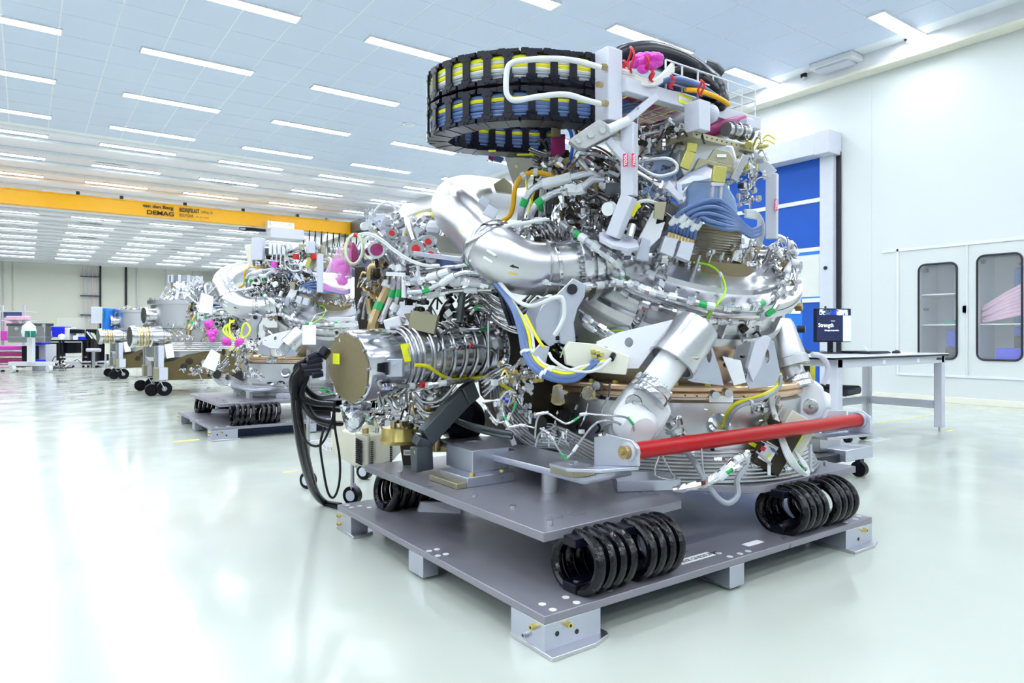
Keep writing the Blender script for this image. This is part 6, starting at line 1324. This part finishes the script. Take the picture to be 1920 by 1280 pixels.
inbox('small_picture', 'small grey-blue picture on the white sheet in the left wall cabinet', 'picture', (12.88,4.93,1.88), (12.895,5.06,2.0), 'hose')
inbox('blue_drape', 'crumpled blue plastic at the bottom of the right wall cabinet', 'plastic', (12.5,3.90,.66), (12.9,4.35,.90), 'bin')
inbox('blue_tray', 'blue tray under the shelf of the right wall cabinet', 'tray', (12.8,3.9,1.10), (13.0,4.2,1.24), 'binlight')
inbox('dark_rack', 'dark metal rack below the shelf of the right wall cabinet', 'rack', (12.95,3.9,.85), (13.05,4.25,1.1), 'black')
inbox('blue_stile', 'blue upright stile seen inside the right wall cabinet', 'stile', (13.1,4.2,1.3), (13.14,4.3,2.2), 'boardblue')
for k in range(8):
    z = 1.33+.032*k; z2 = 1.50+.072*k; MB().tube([(12.58+.03*(k%3),4.56,z),(12.62,4.2,(z+z2)/2),(12.66,3.84,z2)], [.026,.038,.03], 10, smooth=4).build('film_roll', 'palepink', None, loc=(12.6,4.5,z), label='roll of pale pink film in the right wall cabinet, %s from the bottom' % ORD[k], cat='film roll', group='pink film rolls in the right cabinet')
MB().tube([(12.7,4.10,2.22),(12.7,4.0,2.24),(12.7,3.94,2.18)], .02, 8, smooth=4).build('black_hook', 'ink', None, loc=(12.7,4.1,2.22), label='black hook near the top of the right wall cabinet', cat='hook')
# ---------- far left corner of the hall ----------
def bxo(name, m, par, u0, v0, u1, v1, d, th=.4, bev=0, ground=False):
    p = at(u0,v1,d); q = at(u1,v0,d); z0 = 0 if ground else p.z
    return MB().prism([V((p.x,p.y,z0)),V((q.x,q.y,z0)),V((q.x,q.y,q.z)),V((p.x,p.y,q.z))], cF*th).build(name, m, par, bevel=bev)
D = 20.5
t = thing('tank_cart', 'grey metal tank on a white wheeled cart at the far left', 'cart', at(55,697,D))
bxo('tank', 'brushed', t, 14,608,84,642,D,.3,.02); bxo('tank_rim', 'strut', t, 12,606,86,611,D-.05,.35); bxo('tank_rim', 'satin', t, 13,630,85,633,D-.05,.35)
bxo('cart_beam', 'white', t, 15,678,95,686,D-.2,.2,.01); bxo('upright', 'white', t, 50,633,60,680,D-.3,.15,.01)
for u in (24,92): 
    c_ = at(u,692,D-.2); c_.z = .11; MB().cyl(c_-V((.04,.02,0)), c_+V((.04,.02,0)), .11, 18).build('caster', 'white', t); bxo('caster_bracket', 'frame', t, u-5,684,u+3,690,D-.2,.1)
for u,v in ((31,616),(82,610)): MB().cyl(at(u,v,D-.03), at(u,v,D-.1), .05, 14).build('port', 'steel', t)
b = thing('water_bottle', 'round translucent bottle with green base standing on the white upright of the tank cart', 'bottle', at(54,620,D-.6))
MB().lathe(at(54,631,D-.5), cU, [(0,0),(.16,.0),(.19,.15),(.16,.32),(.06,.40),(.05,.45),(0,.46)], 24).build('bottle_body', 'tag', b)
for u in (46,57): bxo('green_foot', 'teal', b, u,620,u+6,632,D-.75,.1,.01)
t = thing('control_cabinet', 'pale instrument cabinet with blue gauges behind the tank cart', 'cabinet', at(73,690,21.4))
bxo('body', 'frame', t, 60,645,86,690,21.4,.5,.01,True)
for i in range(2):
    for j in range(2): MB().cyl(at(65+5*i,651+5*j,21.38), at(65+5*i,651+5*j,21.34), .035, 12).build('gauge', 'badge', t)
bxo('blue_case', 'bin', t, 60,638,78,646,21.2,.4,.02); bxo('blue_case', 'bin', t, 61,674,74,679,20.9,.3,.02)
t = thing('pink_covered_trolley', 'trolley draped in dark pink plastic film at the left edge', 'trolley', at(20,700,20.9))
for k,(u0,v0,u1,v1,m_) in enumerate(((-30,648,40,656,'hotpink'),(-30,660,42,668,'darkpink'),(-30,672,44,680,'darkpink'),(-30,684,20,690,'palepink'),(40,648,52,680,'black'))): bxo('film_layer' if k<4 else 'dark_panel', m_, t, u0,v0,u1,v1,20.9,1.0,.03)
for u in (4,30): MB().cyl(at(u,698,20.9), at(u+2,698,20.9), .08, 12).build('caster', 'rubber', t)
t = thing('steel_shelf', 'tall steel shelf frame holding pink packages at the left edge', 'shelf', at(20,690,23))
for u in (1,4,41,45): bxo('upright', 'door', t, u,572,u+1.3,690,23,.05,0,True)
for v in (583,600,630): bxo('shelf_board', 'white', t, 0,v,46,v+1.6,23,.6)
bxo('grey_panel', 'hose', t, 4,584,42,595,23.1,.03)
for k,(u0,v0,u1,v1,lb) in enumerate(((10,592,44,600,'pale pink package on the upper board of the steel shelf'),(0,620,14,638,'bright pink package low on the steel shelf'),(8,602,20,618,'pink package in the middle of the steel shelf'))):
    p = at(u0,v1,22.8); b = MB().prism([at(u0,v0,22.8),at(u1,v0,22.8),at(u1,v1,22.8),at(u0,v1,22.8)], cF*.4); b.build('pink_package', ('palepink','hotpink','palepink')[k], None, loc=p, label=lb, cat='package', bevel=.03)
t = thing('black_bench', 'black laboratory bench with white lower shelf in front of the far wall', 'bench', at(150,675,24))
bxo('bench_top', 'black', t, 92,637,160,640,24,.8)
for u in (110,116,154,163,182): bxo('leg', 'gasket', t, u,638,u+2.6,676,24,.06,0,True)
bxo('lower_shelf', 'white', t, 112,668,156,671,24,.6); bxo('side_cabinet', 'black', t, 86,642,102,676,24,.6); bxo('dark_rack', 'black', t, 156,640,196,676,24.2,.6)
bxo('drawer_unit', 'black', t, 118,642,136,662,24.1,.5)
t = thing('floor_duct', 'long pale base plinth running under the black bench', 'plinth', at(150,684,23.5)); bxo('plinth', 'frame', t, 120,678,200,685,23.5,.5,.01)
for u in (153,182): bxo('plinth_slot', 'ink', t, u,679.5,u+18,682.5,23.48,.02)
its = ((92,612,121,620,'bin','blue bin lid stack, widest blue box on the black bench'),(97,620,121,632,'bin','blue bin under the lid stack on the black bench'),(146,631,164,637,'bin','small blue tray on the right half of the black bench'),(130,617,146,625,'black','black instrument on the black bench'),(160,617,182,636,'black','large black box at the right end of the black bench'),(136,629,146,637,'tag','small white box in the middle of the black bench'),(121,614,130,637,'white','tall white container beside the blue bins'))
for u0,v0,u1,v1,m_,lb in its:
    MB().prism([at(u0,v0,23.9),at(u1,v0,23.9),at(u1,v1,23.9),at(u0,v1,23.9)], cF*.4).build('bench_box', m_, None, loc=at(u0,v1,23.9), label=lb, cat='box', bevel=.02)
MB().lathe(at(116,636,23.7), cU, [(0,0),(.10,0),(.12,.08),(.10,.16),(0,.2)], 16).build('white_jar', 'tag', None, loc=at(116,636,23.7), label='round white jar in front of the blue bins on the bench', cat='jar')
MB().prism([at(108,595,26),at(157,595,26),at(157,640,26),at(108,640,26)], cF*.02).cyl(at(109,595,26), V((at(109,595,26).x,at(109,595,26).y,0)), .03, 6).cyl(at(156,595,26), V((at(156,595,26).x,at(156,595,26).y,0)), .03, 6).build('clear_screen', 'glass', None, loc=at(108,640,26), label='large clear sheet standing behind the black bench', cat='screen')
for k,(u,v,lb) in enumerate(((172,632,'fan of papers leaning at the right of the black bench'),)):
    t = thing('paper_fan', lb, 'papers', at(u,v,23.4)); bxo('stand', 'ink', t, 170,636,176,660,23.45,.2,0,True)
    for j in range(4): MB().obox(at(168+4*j,628+j,23.4), (.05,.01,.30), cR+cU*.8, cF).build('sheet', ('tag','hose','tag','ggreen')[j], t)
t = thing('round_stool', 'black stool with pale ring seat in front of the bench', 'stool', at(175,690,23)); MB().cyl(at(163,656,23), at(188,656,23)*1.0, .06, 12).build('seat', 'frame', t); MB().cyl(V((at(175,686,23).x,at(175,686,23).y,0)), at(175,656,23), .05, 10).build('column', 'steel', t)
t = thing('white_pedestal', 'white pedestal cabinet left of the far vessel cart', 'pedestal', at(203,695,19.5)); bxo('body', 'cream', t, 196,640,209,664,19.6,.4,.01); bxo('post', 'frame', t, 196,664,198,694,19.6,.05); bxo('post', 'frame', t, 204,664,206,694,19.6,.05); bxo('shelf', 'frame', t, 195,680,212,682,19.6,.4)
for u in (200,212): MB().cyl(at(u,695,19.5), at(u+2,695,19.5), .07, 12).build('caster', 'rubber', t)
t = thing('parts_heap', 'tangle of black parts on a low trolley beside the tank cart', 'trolley', at(110,690,21.5)); clutter(t, at(108,684,21.5), (.45,.12,.2), 60, mats=('black','steel','dark'), seed=90, s=2.5); bxo('base', 'strut', t, 97,688,122,691,21.5,.4)
# pieces inside the view at far right of row one: white machine table behind the second machine
flush_subs()
index_kids()
for o in list(bpy.data.objects):
    if 'org' in o: del o['org']
